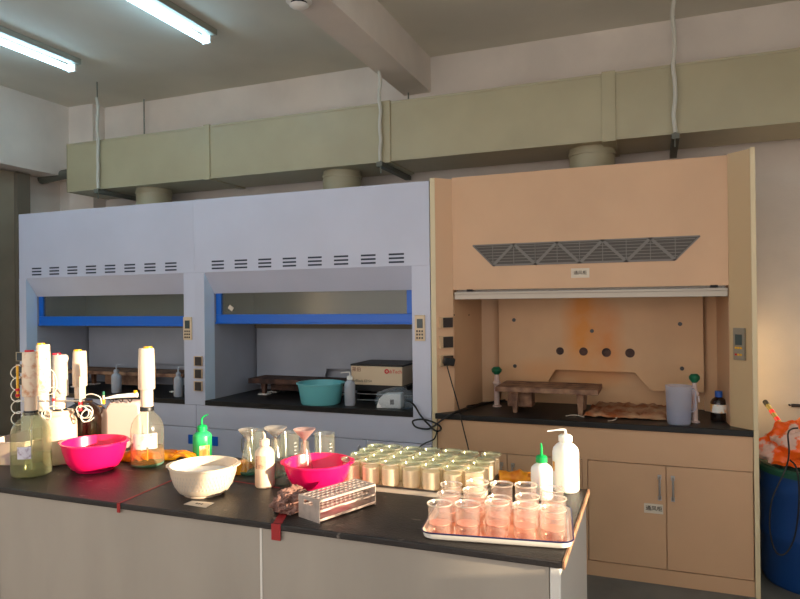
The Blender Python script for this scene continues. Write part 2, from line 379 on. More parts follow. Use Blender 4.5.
def white_hood(x0, x1, jl, jr, label, spx, sash_px, rail, cpanel, socks):
    top = 2.41; fold = 1.862; yb = .1
    sb = Yp(sash_px[1], 294 if x0 < -4 else 290, yb).z if False else (Yp(213, 293.5, yb).z+Yp(410, 290, yb).z)/2
    t = thing('fume_hood', label, 'fume hood', ((x0+x1)/2, .4, WB))
    # face: posts, upper panel in one steel skin
    b = MB(); b.box(x0, x1, 0, .03, fold, top); b.build('face_panel', WHITEH, t, bev=.003)
    b = MB(); b.box(x0+.003, x1-.003, .03, .85, top-.03, top-.005); b.box(x0, x0+.02, .03, .85, WT, top-.03); b.box(x1-.02, x1, .03, .85, WT, top-.03)
    b.box(x0+.02, x1-.02, .72, .85, WT, top-.03); b.build('casing', WHITEH, t)
    pz = WB if True else 0
    b = MB(); b.box(x0, jl, 0, .03, pz, fold); b.build('post', WHITEH, t)
    b = MB(); b.box(jr, x1, 0, .03, pz, fold); b.build('post', WHITEH, t)
    il, ir = Yp(sash_px[0]+.5, 300, yb+.015).x, jr-.03
    b = MB(); b.prism([(jl, 0, fold), (jr, 0, fold), (ir, yb, sb), (il, yb, sb)], (0, .012, .004)); b.build('sloped_panel', WHITEH, t)
    b = MB(); b.prism([(jl, 0, pz), (il, yb, pz), (il, yb, sb), (jl, 0, fold)], (-.01, .01, 0)); b.build('jamb', JAMB, t)
    b = MB(); b.prism([(jr, 0, pz), (ir, yb, pz), (ir, yb, sb), (jr, 0, fold)], (.01, .01, 0)); b.build('jamb', JAMB, t)
    # inner lining
    b = MB(); b.box(il-.012, il, yb, .70, WT, 2.2); b.build('side_lining', LINER, t)
    b = MB(); b.box(ir, ir+.012, yb, .70, WT, 2.2); b.build('side_lining', LINER, t)
    b = MB(); b.box(il, ir, .70, .715, WT, 2.2); b.box(il, ir, yb+.05, .70, 2.2, 2.21); b.build('back_lining', LINER, t)
    zc = 1.035; w = ir-il
    c0, c1 = il+w*.42, il+w*.80
    b = MB(); b.prism([(il+.02, .63, .95), (c0-.05, .63, .95), (c0, .63, 1.10), (c1, .63, 1.10), (c1+.05, .63, .95), (ir-.02, .63, .95), (ir-.02, .63, 1.42), (il+.02, .63, 1.42)], (0, .012, 0)); b.build('baffle', LINER, t)
    b = MB(); b.box(il+.01, ir-.01, .62, .645, 1.42, 1.455); b.build('baffle_slot', SKIRT, t)
    b = MB(); b.box(il+.02, ir-.02, .60, .612, 1.455, 2.1); b.build('baffle', LINER, t)
    # worktop between the posts
    b = MB(); b.prism([(jl, -.004, WB), (jr, -.004, WB), (ir, .1, WB), (ir, .7, WB), (il, .7, WB), (il, .1, WB)], (0, 0, WT-WB)); b.build('worktop', BLACKTOP, t)
    # vents
    n = 8; a0 = Yp(spx[0], 265, 0).x; a1 = Yp(spx[1], 258, 0).x; w = .108; 
    for i in range(n):
        cx = a0+w/2+(a1-a0-w)*i/(n-1); b = MB()
        for k in range(3):
            zz = 1.884+.026*k; b.box(cx-w/2, cx+w/2, -.0015, .004, zz, zz+.012)
        b.build('vent', SLOT, t)
    # sash
    sl = Yp(sash_px[0], 300, yb+.02).x; zr0 = Yp(sash_px[0]+5, rail[1], yb+.02).z; zr1 = Yp(sash_px[0]+5, rail[0], yb+.02).z
    b = MB(); b.box(il+.002, ir-.002, yb+.015, yb+.045, zr0, zr1)
    b.box(il+.002, il+.05, yb+.015, yb+.045, zr1, 2.1); b.box(ir-.05, ir-.002, yb+.015, yb+.045, zr1, 2.1); b.box(il+.002, ir-.002, yb+.005, yb+.05, zr0-.006, zr0+.006)
    s = b.build('sash_frame', BLUE, t, bev=.003)
    b = MB(); b.box(il+.05, ir-.05, yb+.028, yb+.033, zr1, 2.1); b.build('sash_glass', SASHGL, s, org=t.location)
    b = MB(); b.box(ir-.35, ir-.02, .4, .42, 2.19, 2.2); b.build('inner_lamp', WHITEP, t)
    if cpanel: control_panel(t, *cpanel, 0)
    for k in socks: socket(t, *k, 0)
    return t
XB = -3.215
h1 = white_hood(-5.05, XB, Yp(26, 280, 0).x, Yp(183.5, 275, 0).x, 'left one of the two lilac white fume hoods with a blue sash rail', (32, 176.5), (38, 183), (316.5, 325), (184, 192.5, 317, 340), [(17.5, 24, 352, 361), (17.5, 24, 364, 373), (17.5, 24, 376, 385)])
h2 = white_hood(XB, -1.352, Yp(204, 272, 0).x, Yp(411.5, 268, 0).x, 'lilac white fume hood with blue sash rail, directly beside the tan hood', (211.8, 404), (215, 411), (314.5, 323), (415, 425.5, 315, 341), [(195, 203, 356, 366), (195, 203, 368.5, 378.5), (195, 203, 381, 391)])
# little paper tag on the sash glass of the middle hood
a = Yp(231, 308, .12)
b = MB(); b.M = Matrix.Translation(a) @ Matrix.Rotation(.6, 4, 'Y'); b.box(-.022, .022, -.003, -.001, -.016, .016)
single(b, 'paper_tag', 'small white paper tag stuck on the glass sash', 'tag', PAPER)
# base cabinets of the white hoods
for x0, x1, lab in ((-5.05, XB-.002, 'lilac white base cabinet under the left white hood'), (XB+.002, -1.352, 'lilac white base cabinet under the middle hood, beside the tan cabinet')):
    t = thing('base_cabinet', lab, 'cabinet', ((x0+x1)/2, .4, 0))
    b = MB(); b.box(x0, x1, .022, .85, 0, WB-.002); b.build('body', WHITEH, t)
    b = MB(); b.box(x0, x1, .002, .02, .705, WB-.002); b.build('apron', WHITEH, t, bev=.002)
    n = 4; w = (x1-x0)/n
    for i in range(n):
        b = MB(); b.box(x0+i*w+.002, x0+(i+1)*w-.002, .002, .02, .09, .700); d = b.build('door', WHITEH, t, bev=.002)
        hx = x0+i*w+(w-.05 if i % 2 == 0 else .05)
        b = MB(); b.tube([(hx, .002, .66), (hx, -.02, .65), (hx, -.02, .56), (hx, .002, .55)], .005); b.build('handle', STEEL, d, org=t.location)
    b = MB(); b.box(x0, x1, .004, .02, 0, .085); b.build('plinth', WHITEH, t)
a = Yp(188.5, 434.5, 0); c = Yp(218, 446, 0)
b = MB(); b.box(a.x, c.x, -.004, .001, c.z, a.z); single(b, 'blue_sticker', 'blue rectangular sticker on the white base cabinet behind the green wash bottle', 'sticker', BLUE)
# ---- tan hood
t = thing('fume_hood', 'old tan fume hood with a grey truss shaped vent grille', 'fume hood', (-.415, .4, WT)); TH = t
TX0, TX1 = -1.347, .515; ttop = 2.44; sbz = 1.70
b = MB(); b.box(TX0, TX0+.035, 0, .85, WT, ttop-.015); b.build('side_strip', TANP2, t, bev=.002)
b = MB(); b.box(TX1-.025, TX1, -.01, .85, WT, ttop+.005); b.build('side_strip', TANP2, t, bev=.002)
b = MB(); b.prism([(TX0+.035, 0, WT), (-1.228, .1, WT), (-1.228, .12, WT), (TX0+.035, .12, WT)], (0, 0, ttop-.015-WT)); b.build('splayed_post', TANP, t)
b = MB(); b.prism([(TX1-.025, 0, WT), (.39, .1, WT), (.39, .12, WT), (TX1-.025, .12, WT)], (0, 0, ttop-WT)); b.build('splayed_post', mat('shaded_tan_post', (196, 166, 126), .42), t)  # darker copy of the tan post colour, with its shade painted in
b = MB(); b.box(-1.228, .39, .1, .12, sbz, ttop-.005); b.build('face_panel', TAN, t, bev=.002)
b = MB(); b.box(TX0+.03, TX1-.03, .12, .85, ttop-.04, ttop-.01); b.box(TX0+.03, TX1-.03, .72, .85, WT, ttop-.04); b.build('casing', TAN, t)
b = MB(); b.prism([(-1.226, .12, WT), (-1.15, .54, WT), (-1.18, .54, WT), (-1.24, .12, WT)], (0, 0, 2.2-WT)); b.build('side_lining', TAN, t)
b = MB(); b.prism([(.388, .12, WT), (.36, .54, WT), (.385, .54, WT), (.40, .12, WT)], (0, 0, 2.2-WT)); b.build('side_lining', TAN, t)
b = MB(); b.prism([(-1.15, .54, WT), (-1.04, .60, WT), (-1.04, .66, WT), (-1.18, .66, WT)], (0, 0, 2.2-WT)); b.build('corner_filler', TAN, t)
b = MB(); b.prism([(.36, .54, WT), (.29, .60, WT), (.29, .66, WT), (.39, .66, WT)], (0, 0, 2.2-WT)); b.build('corner_filler', TAN, t)
b = MB(); b.box(-1.15, .37, .64, .66, WT, 2.2); b.box(-1.15, .37, .12, .64, 2.2, 2.22); b.build('back_lining', STAIN, t)
zb = 1.03
b = MB(); b.prism([(-1.03, .55, zb), (-.71, .55, zb), (-.64, .55, 1.15), (-.13, .55, 1.145), (-.03, .55, zb), (.285, .55, zb), (.285, .55, 2.15), (-1.03, .55, 2.15)], (0, .02, 0)); bf = b.build('baffle', STAIN, t, bev=.002)
for px, py, r in ((560, 351, .026), (583.5, 351.5, .028), (606.5, 352.5, .030), (630, 353, .030)):
    c = Yp(px, py, .55); b = MB(); b.M = Matrix.Translation((c.x, .5505, c.z)) @ FACE; b.lathe([(r, 0), (r, .004), (r*.8, .004), (r*.8, .001), (0, .001)], cap=False, seg=20); b.build('hole_ring', PLATE, bf, org=t.location)
for px, py in ((514, 320), (592, 331), (680, 324), (515, 366), (682, 368.5)):
    c = Yp(px, py, .55); b = MB(); b.cyl((c.x, .545, c.z), (c.x, .552, c.z), .013); b.build('bolt', SOCK, bf, org=t.location)
b = MB()
for px, py in ((458, 315), (467, 315), (477, 318)):
    c = Xp(px, py, -1.2); X_ = -1.226+(c.y-.12)*.181; b.cyl((X_-.002, c.y, c.z), (X_+.003, c.y, c.z), .005)
b.build('screw_hole', DARK, t)
# aluminium sash bar and dark gap above
z0 = Yp(590, 298, .12).z; z1 = Yp(590, 290, .12).z
b = MB(); b.box(-1.22, .385, .108, .14, z0, z1-.012); b.box(-1.22, .385, .102, .14, z1-.016, z1); sb = b.build('sash_bar', ALU, t, bev=.002)
b = MB(); b.box(-1.21, .375, .123, .128, z1, 2.35); b.build('sash_glass', SASHGL, sb, org=t.location)
for px in (470, 714): 
    c = Yp(px, 287, .11); b = MB(); b.box(c.x-.02, c.x+.02, .10, .12, z1+.003, sbz+.004); b.build('sash_guide', DARK, t)
# truss-shaped grille
GR = mat('grille_grey', (118, 112, 106), .5); GRD = mat('grille_mesh_dark', (84, 78, 72), .7)
LX, LZ = -1.09, 1.985; W = 1.335; H = .133
def gp(u, v): return Vector((LX+u*W, .098, 1.852+v*H+(.0)))
pts = [(0, 1), (1, 1), (.902, 0), (.098, 0)]
b = MB(); b.prism([gp(*q) for q in pts], (0, .003, 0)); g = b.build('grille', GRD, t)
b = MB()
for k in range(7): zz = 1.856+k*.019; e = (1.985-zz)/H*.098*W; b.box(LX+e+.01, LX+W-e-.01, .0955, .098, zz, zz+.004)
b.build('grille_slats', GR, g, org=t.location)
b = MB()
def bar(p, q, w=.006):
    p, q = gp(*p), gp(*q); d = (q-p).normalized(); n = Vector((-d.z, 0, d.x))*w
    b.prism([p+n-Vector((0, .004, 0)), q+n-Vector((0, .004, 0)), q-n-Vector((0, .004, 0)), p-n-Vector((0, .004, 0))], (0, .004, 0))
for i in range(4): bar(pts[i], pts[(i+1) % 4], .004)
K = [.098+.804*i/8 for i in range(9)]
for i in range(8): bar((K[i], i % 2), (K[i+1], (i+1) % 2), .0085)
for i in range(9):
    if i % 2 == 0 : bar((K[i], 0), (K[i], 1), .002)
    else: bar((K[i], 0), (K[i], 1), .002)
b.build('grille_struts', GR, g, org=t.location)
# small paper label on the panel, under the grille
a = Yp(571, 268.5, .1); c = Yp(589.5, 277.5, .1)
lb = thing('paper_label', 'small white paper label on the tan hood face under the grille', 'label', ((a.x+c.x)/2, .099, c.z))
b = MB(); b.box(a.x, c.x, .098, .0995, c.z, a.z); b.build('paper', PAPER, lb)
text_mesh('通风柜', .026, INK, 'lettering', lb, Matrix.Translation(Vector(((a.x+c.x)/2, .097, (a.z+c.z)/2))-lb.location) @ FACE)
# sockets on the left splayed post
def splay_box(mb, s0, s1, z0, z1, d0, d1, A, B):
    A = Vector(A); B = Vector(B); dr_ = (B-A).normalized(); n = Vector((dr_.y, -dr_.x, 0))
    P = A+dr_*s0; Q = A+dr_*s1
    mb.prism([P+n*d0+Vector((0, 0, z0)), Q+n*d0+Vector((0, 0, z0)), Q+n*d1+Vector((0, 0, z0)), P+n*d1+Vector((0, 0, z0))], (0, 0, z1-z0))
A1, B1 = (TX0+.035, 0, 0), (-1.228, .1, 0)
for py0, py1 in ((317, 328), (336, 348), (355, 366)):
    za = Yp(444, py0, .05).z; zb_ = Yp(444, py1, .05).z
    b = MB(); splay_box(b, .02, .115, zb_, za, 0, .018, A1, B1); s = b.build('socket', SOCKF, t)
    b = MB(); splay_box(b, .04, .112, zb_+.004, za-.004, .016, .024, A1, B1); b.build('socket_cover', SOCK, s, org=t.location)
    if py0 == 355: PZ = (za+zb_)/2
A2, B2 = (.39, .1, 0), (TX1-.025, 0, 0)
za = Yp(740, 328, .05).z; zb_ = Yp(740, 360, .05).z; h = za-zb_
b = MB(); splay_box(b, .035, .105, zb_, za, 0, .014, A2, B2); cp = b.build('control_panel', ALU, t)
b = MB(); splay_box(b, .048, .090, zb_+h*.47, zb_+h*.80, .013, .016, A2, B2); b.build('display', LCD, cp, org=t.location)
for i in range(3):
    for j in range(2):
        s0 = .046+.016*i; zz = zb_+h*(.14+.21*j)
        b = MB(); splay_box(b, s0, s0+.011, zz, zz+h*.06, .013, .017, A2, B2); b.build('button', REDC if (i == 0 and j == 0) else YELC, cp, org=t.location)
# tan worktop
t = thing('worktop', 'black resin worktop of the tan fume hood', 'worktop', (-.415, .4, WB))
b = MB(); b.box(-1.325, .49, -.012, .85, WB, WT-.001); b.build('slab', BLACKTOP, t, bev=.004)
# tan base cabinet
t = thing('base_cabinet', 'tan base cabinet with four doors under the tan hood', 'cabinet', (-.415, .4, 0))
b = MB(); b.box(TX0+.02, TX1-.025, .022, .85, 0, WB-.001); b.build('body', TAN, t)
b = MB(); b.box(TX0, TX0+.03, 0, .85, 0, WT-.001); b.build('side_panel', TANP2, t)
b = MB(); b.box(TX1-.024, TX1, -.01, .85, 0, WT-.001); b.build('side_panel', TANP2, t)
b = MB(); b.box(-1.31, .489, .003, .022, .682, WB-.001); b.build('apron', TAN, t)
db = .09
b = MB(); b.box(-1.31, .489, .004, .022, 0, db-.004); b.build('plinth', TAN, t)
xs = [-1.31, -.865, -.425, -.385, .049, .489]
XS = {'s1': Yp(507, 454, 0).x, 's2a': Yp(582, 460, 0).x, 's2b': Yp(587.5, 461, 0).x, 's3': Yp(666, 467, 0).x}
b = MB(); b.box(XS['s2a']+.0015, XS['s2b']-.0015, .003, .022, db-.004, .682); b.build('mullion', TAN, t)
for x0, x1, side in ((-1.31, XS['s1'], 1), (XS['s1'], XS['s2a'], -1), (XS['s2b'], XS['s3'], 1), (XS['s3'], .489, -1)):
    b = MB(); b.box(x0+.0025, x1-.0025, .003, .021, db, .677); d = b.build('door', TAN, t, bev=.002)
    hx = x1-.035 if side > 0 else x0+.035
    b = MB(); b.tube([(hx, .004, .615), (hx, -.018, .605), (hx, -.018, .50), (hx, .004, .49)], .006, 10); b.box(hx-.01, hx+.01, -.004, .004, .60, .625); b.box(hx-.01, hx+.01, -.004, .004, .48, .505); b.build('handle', STEEL, d, org=t.location)
a = Yp(644, 503, 0); c = Yp(664, 514.5, 0)
lb = thing('paper_label', 'white paper label on a tan cabinet door below the handle', 'label', ((a.x+c.x)/2, .002, c.z))
b = MB(); b.box(a.x, c.x-.004, .0005, .0025, c.z, a.z); b.build('paper', PAPER, lb)
text_mesh('通风柜', .03, INK, 'lettering', lb, Matrix.Translation(Vector(((a.x+c.x)/2, -.0005, (a.z+c.z)/2))-lb.location) @ FACE)
# ================================================================== THINGS IN THE HOODS
def crinkle(mb, c, r, amp, sc, seg=4, flat=.55, seedv=0, sx=1, sy=1):
    bm = bmesh.new(); bmesh.ops.create_icosphere(bm, subdivisions=seg, radius=1)
    for v in bm.verts:
        n = noise.fractal(v.co*sc+Vector((seedv, 0, 0)), 1, 2, 4); k = 1+amp*n
        v.co = Vector((v.co.x*r*sx*k, v.co.y*r*sy*k, max(v.co.z, -.55)*r*flat*k))
    lo = min(v.co.z for v in bm.verts)
    for v in bm.verts: v.co += Vector(c)+Vector((0, 0, -lo))
    vm = {v: mb.b.verts.new(v.co) for v in bm.verts}
    for f in bm.faces: mb.b.faces.new([vm[v] for v in f.verts])
    bm.free(); return mb
def plate_table(label, xl, xr, pyf, y0, y1, th, m, foot=None, under=None, bl=0, br=0):
    """slab: xl, xr and pyf are the photo columns of the front corners and the row of its front top edge"""
    zt = Yp((xl+xr)/2, pyf, y0).z; A = Yp(xl, pyf, y0).x; B = Yp(xr, pyf, y0).x
    t = thing('hot_plate', label, 'hot plate', ((A+B)/2, (y0+y1)/2, WT))
    b = MB(); b.prism([(A, y0, zt-th), (B, y0, zt-th), (B+br, y1, zt-th), (A+bl, y1, zt-th)], (0, 0, th)); b.build('plate', m, t, bev=.003)
    for q0, q1 in ((A+.12, y0+.05), (B-.11, y0+.05), (B-.11, y1-.06), (A+.12, y1-.06)):
        l = Vector((q0, q1, 0)); b = MB(); b.prism([l+Vector((-.022, -.02, zt-th)), l+Vector((.022, -.02, zt-th)), l+Vector((.012, -.015, WT)), l+Vector((-.012, -.015, WT))], (0, .03, 0)); b.build('leg', m, t)
        if foot: b = MB(); b.box(l.x-.04, l.x+.04, l.y-.035, l.y+.035, WT, WT+.008); b.build('foot', foot, t)
    if under: b = MB(); b.box(A+under[0], A+under[1], y0+.09, y0+.2, WT+.03, zt-th); b.build('control_box', m, t, bev=.004)
    return t
plate_table('dark rusty hot plate on legs in the middle hood behind the teal basin', 248, 341, 380, .37, .62, .04, PLATE, WHITEP, (.15, .40))
plate_table('long brown topped hot plate inside the left hood', 62, 183, 372, .28, .58, .03, PLATET, WHITEP, (.4, .8))
plate_table('rusty metal hot plate on splayed legs in the tan hood', 495, 598, 388.5, .14, .48, .032, PLATET, None, (.06, .22))
# teal basin
x, y, r = spot(321, 406, 36, WT)
t = thing('basin', 'teal plastic washing basin in the middle white hood', 'basin', (x, y, WT)); R_ = 47/2*depth((x, y, 1))/F; Hh = .15
b = MB(); b.lathe([(0, 0), (R_*.80, 0), (R_*.84, .01), (R_*.97, Hh-.012), (R_*1.04, Hh-.008), (R_*1.04, Hh), (R_*.95, Hh), (R_*.82, .012), (0, .008)], (x, y, WT)); b.build('bowl', TEAL, t)
def wash_bottle(label, cx, by, wpx, top_py, cap_py, z, body, capm, spm, spout, liquid=None, lab=None, name='wash_bottle', ground=None, fill=.5):
    """wpx body width, cap_py: y of the shoulder/cap, spout: direction px of the tip relative to the centre"""
    x, y, r = spot(cx, by, wpx, z); h = zat(x, y, cap_py)-z; H = zat(x, y, top_py)-z; s = depth((x, y, z))/F
    t = thing(name, label, 'wash bottle', (x, y, z))
    nr = r*.42
    b = MB(); b.lathe([(0, 0), (r*.9, 0), (r, .006), (r, h*.80), (r*.93, h*.88), (r*.7, h*.95), (nr, h), (nr, h+.012), (0, h+.012)], (x, y, z)); o = b.build('bottle', body, t)
    b = MB(); b.lathe([(nr*1.25, h+.004), (nr*1.25, h+.024), (nr*.9, h+.03), (0, h+.032)], (x, y, z)); b.build('cap', capm, t)
    rx, ry = RT.x, RT.y
    k = spout*s; tip = Vector((x+rx*k, y+ry*k, z+H-.006 if abs(spout) > 8 else z+H))
    c0 = Vector((x, y, z+h+.02))
    if abs(spout) > 8: pts = [c0, c0.lerp(Vector((x, y, z+H)), .75), Vector((x+rx*k*.15, y+ry*k*.15, z+H)), tip]
    else: pts = [c0, Vector((x, y, z+h+.02+(H-h-.02)*.7)), tip]
    b = MB(); b.tube(pts, .0042, 8, smooth=True, rs=[.0055, .005, .0042, .003]); b.build('spout', spm, t)
    if lab:
        b = MB(); a0 = math.atan2(CAM.y-y, CAM.x-x); n = 10; w = lab[1]
        for i in range(n):
            a = a0-w+2*w*i/n+lab[2]; a2 = a0-w+2*w*(i+1)/n+lab[2]; q = r+.0008
            b.poly([(x+q*math.cos(a), y+q*math.sin(a), z+h*lab[3]), (x+q*math.cos(a2), y+q*math.sin(a2), z+h*lab[3]), (x+q*math.cos(a2), y+q*math.sin(a2), z+h*lab[4]), (x+q*math.cos(a), y+q*math.sin(a), z+h*lab[4])])
        b.build('label', lab[0], t)
    return t
wash_bottle('clear wash bottle beside the teal basin in the middle hood', 350, 406, 11, 372, 380, WT, MILKD, WHITEP, WHITEP, -9)
wash_bottle('pale wash bottle in the left hood, the one further left', 116.5, 393, 9.5, 364.5, 373, WT, MILKD, MILKD, MILKD, 8.5)
wash_bottle('pale wash bottle in the left hood beside its right post', 178.5, 397, 9, 366.5, 376, WT, MILKD, MILKD, MILKD, 8.5)
# instrument on a black rack
yf = .26; a = Yp(351, 365.6, yf); c = Yp(402.3, 386.3, yf)
t = thing('instrument_box', 'cream instrument box with a black lid in the middle hood', 'laboratory instrument', ((a.x+c.x)/2, yf+.15, c.z-.03))
b = MB(); b.box(a.x, c.x, yf, yf+.36, c.z, a.z); b.build('housing', CREAMP, t, bev=.003)
b = MB(); b.box(a.x-.003, c.x+.003, yf-.003, yf+.365, a.z, a.z+.012); b.build('lid', BLACKP, t)
b = MB(); b.box(a.x+.02, c.x+.03, yf+.01, yf+.36, c.z-.03, c.z); b.build('base', BLACKP, t)
wb = c.x-a.x; hb = a.z-c.z; T = lambda x_, z_: Matrix.Translation(Vector((x_, yf-.001, z_))-t.location) @ FACE
text_mesh('LabTech', .036, REDC, 'lettering', t, T(a.x+wb*.84, a.z-hb*.26))
text_mesh('DigiBlock ED54', .026, SKIRT, 'lettering', t, T(a.x+wb*.20, a.z-hb*.80))
text_mesh('莱伯', .036, mat('dark_red_ink', (120, 52, 52), .7), 'lettering', t, T(a.x+wb*.11, a.z-hb*.2))
b = MB(); b.M = Matrix.Translation((a.x+wb*.705, yf-.001, a.z-hb*.25)) @ FACE; b.lathe([(.017, 0), (.017, .002), (.009, .002), (.009, 0)], cap=False, seg=20); b.build('emblem', REDC, t)
z_ = c.z-.03
t = thing('rack', 'low black rack under the cream instrument box', 'rack', ((a.x+c.x)/2, yf+.2, WT))
b = MB(); b.box(a.x+.0, c.x+.1, yf+.02, yf+.36, z_-.015, z_); b.box(a.x, c.x+.1, yf+.30, yf+.36, WT, z_-.015); b.box(a.x, a.x+.02, yf+.1, yf+.36, WT, z_-.015); b.box(c.x+.08, c.x+.1, yf+.1, yf+.36, WT, z_-.015); b.build('frame', BLACKP, t)
for zz in (WT+.01, WT+.055):
    b = MB(); b.cyl((a.x+.02, yf+.06, zz), (c.x+.05, yf+.06, zz), .004); b.build('rail', STEEL, t)
# small white device in a clear bag
c = Zp(391, 409, WT); s = depth(c)/F
t = thing('power_unit', 'small white power unit wrapped in clear plastic film by the hood post', 'device', (c.x, c.y+.08, WT))
b = MB(); b.M = Matrix.Translation((c.x, c.y+.02, WT)) @ Matrix.Rotation(.1, 4, 'Z'); b.prism([(-17*s, 0, 0), (9*s, 0, 0), (9*s, 0, 15*s), (-9*s, 0, 14*s), (-14*s, 0, 9*s)], (0, .09, 0)); o = b.build('housing', WHITEP, t, bev=.006)
b = MB(); b.M = Matrix.Translation((c.x, c.y+.02, WT)) @ Matrix.Rotation(.1, 4, 'Z'); b.box(-2*s, 2*s, -.003, .0, 4*s, 9*s); b.build('switch', SOCK, o, org=t.location)
b = MB(); crinkle(b, (c.x-.0, c.y+.07, WT), .135, .16, 1.6, 4, .62, 3, sx=1.12, sy=.6); b.build('film', BAGF, t)
# cables
def cable(name, label, pts, r=.006, m=BLACKP):
    b = MB(); b.tube(pts, r, 8, smooth=True); return single(b, name, label, 'cable', m)
q = lambda x_, y_, d: Yp(x_, y_, d)
cable('power_cable', 'thick black cable looping from the wrapped power unit onto the tan hood worktop',
      [q(408, 401, .05), q(414, 405, -.02), q(421, 416, -.03), q(428, 424, -.035), q(436, 431, -.035), q(441, 429, -.035), q(437, 424, -.05), q(424, 419.5, -.05), q(413, 421, -.05), q(416, 427, -.05), q(427, 429, -.05), q(434, 426, -.035),
       q(442, 420, -.03), q(452, 414, -.022)]+[Zp(x_, y_, WT+.007) for x_, y_ in ((462, 411), (476, 406), (492, 402), (505, 400))], .006)
cable('power_cable', 'thin black cable dropping from the cable loop in front of the white cabinet',
      [q(437, 431, -.03), q(434, 439, -.03), q(424, 444, -.03), q(418, 450, -.03), q(416, 470, -.03), q(415, 520, -.03), Vector((q(415, 520, -.03).x, -.03, .01))], .0045)
cable('thin_cord', 'thin black cord lying on the tan hood worktop beside the hot plate', [Zp(x_, y_, WT+.006) for x_, y_ in ((447, 410), (462, 407), (480, 404), (500, 401), (516, 402), (520, 399))], .005)
a = Yp(449, 361, .01)
t = thing('power_plug', 'black plug in the lowest socket of the tan hood with a hanging cord', 'plug', (a.x, a.y, a.z))
b = MB(); b.M = Matrix.Translation((a.x+.0, .0, a.z)) @ Matrix.Rotation(.25, 4, 'Y') @ Matrix.Rotation(.5, 4, 'Z'); b.box(-.035, .035, -.035, .015, -.022, .026); b.build('plug_body', BLACKP, t, bev=.006)
b = MB(); b.tube([q(447, 366, -.03), q(452, 384, -.03), q(458, 405, -.03), q(463, 427, -.03), q(469, 452, -.03), q(473, 480, -.03)], .004, 8, smooth=True); b.build('cord', BLACKP, t)
# gas taps with green knobs
def tap(label, cx, by, top, wpx):
    x, y, r = spot(cx, by, wpx, WT); h = zat(x, y, top)-WT
    t = thing('gas_tap', label, 'tap', (x, y, WT))
    b = MB(); b.lathe([(r*1.3, 0), (r*1.3, .008), (r*.8, .012), (r*.8, h*.55), (r*1.1, h*.58), (r*1.1, h*.62), (r*.7, h*.66), (r*.6, h-.04)], (x, y, WT), 16); b.build('stem', HDPEP, t)
    b = MB(); b.lathe([(0, h-.052), (r*.7, h-.05), (r*1.45, h-.03), (r*1.5, h-.015), (r*.9, h), (0, h)], (x, y, WT), 12, sx=1, sy=1); b.build('knob', GREEND, t)
    b = MB(); b.tube([(x, y, WT+h*.5), (x+.02, y-.03, WT+h*.55), (x+.02, y-.05, WT+h*.45)], .006, 8); b.build('nozzle', HDPEP, t)
tap('green knobbed tap at the left inside the tan hood', 497, 407, 367, 7)
tap('green knobbed tap behind the measuring jug in the tan hood', 695, 423, 374, 7)
# crumpled mat
C4 = [Zp(x_, y_, WT) for x_, y_ in ((583, 417), (668, 421), (668, 404), (601, 401))]
b = MB(); N = 36; g = []
for j in range(N//2+1):
    row = []
    for i in range(N+1):
        u, v = i/N, j/(N/2); p = C4[0].lerp(C4[1], u).lerp(C4[3].lerp(C4[2], u), v)
        e = min(u, 1-u, v, 1-v); zz = .012+.030*abs(noise.noise(Vector((u*7, v*4, 0))))+.02*abs(noise.noise(Vector((u*16, v*9, 3))))+.045*max(0, v-.75)*4*(.6+.5*math.sin(u*9))
        row.append(b.v((p.x+.01*noise.noise(Vector((u*9, v*9, 7))), p.y+.012*noise.noise(Vector((u*9, v*5, 9))), WT+zz*(1 if e > 0.02 else .5))))
    g.append(row)
for j in range(N//2):
    for i in range(N): b.b.faces.new([g[j][i], g[j][i+1], g[j+1][i+1], g[j+1][i]])
o = single(b, 'crumpled_mat', 'crumpled rust stained mat lying in the tan hood beside the hot plate', 'mat', MATC)
sm = o.modifiers.new('s', 'SOLIDIFY'); sm.thickness = .006
b = MB(); b.tube([Zp(x_, y_, WT+.004) for x_, y_ in ((566, 416), (575, 415), (584, 417))], .003, 6, smooth=True); single(b, 'wire_scrap', 'pale wire scrap on the worktop left of the rusty mat', 'wire', PAPER)
b = MB(); b.tube([Zp(x_, y_, WT+.005) for x_, y_ in ((608, 421), (614, 420), (617, 418), (615, 417.5))], .003, 6, smooth=True); single(b, 'wire_scrap', 'pale curled wire scrap on the worktop in front of the mat', 'wire', PAPER)
# measuring jug
x, y, r = spot(679, 426, 22, WT); h = zat(x, y, 385.5)-WT
t = thing('measuring_jug', 'translucent plastic measuring jug on the tan hood worktop', 'jug', (x, y, WT))
FROSTJ = thin('frosted_jug_plastic', (242, 244, 250), .30, (240, 242, 252), rough=.2); JUGW = thin('jug_water', (230, 234, 244), .3, (222, 226, 242))
b = MB(); b.lathe([(0, .0), (r*.93, 0), (r, .006), (r*1.12, h-.006), (r*1.16, h), (r*1.1, h), (r*.97, .01), (0, .006)], (x, y, WT)); o = b.build('jug_body', FROSTJ, t)
b = MB(); b.lathe([(0, .008), (r*.96, .01), (r*1.02, h*.36), (0, h*.36)], (x, y, WT)); b.build('water', JUGW, t)
rx = Vector((RT.x, RT.y, 0)).normalized()
b = MB(); c = Vector((x, y, WT)); b.tube([c+rx*r*1.05+Vector((0, 0, h*.9)), c+rx*(r*1.5)+Vector((0, 0, h*.85)), c+rx*(r*1.5)+Vector((0, 0, h*.4)), c+rx*r+Vector((0, 0, h*.3))], .006, 8, smooth=True); b.build('handle', FROSTJ, t)
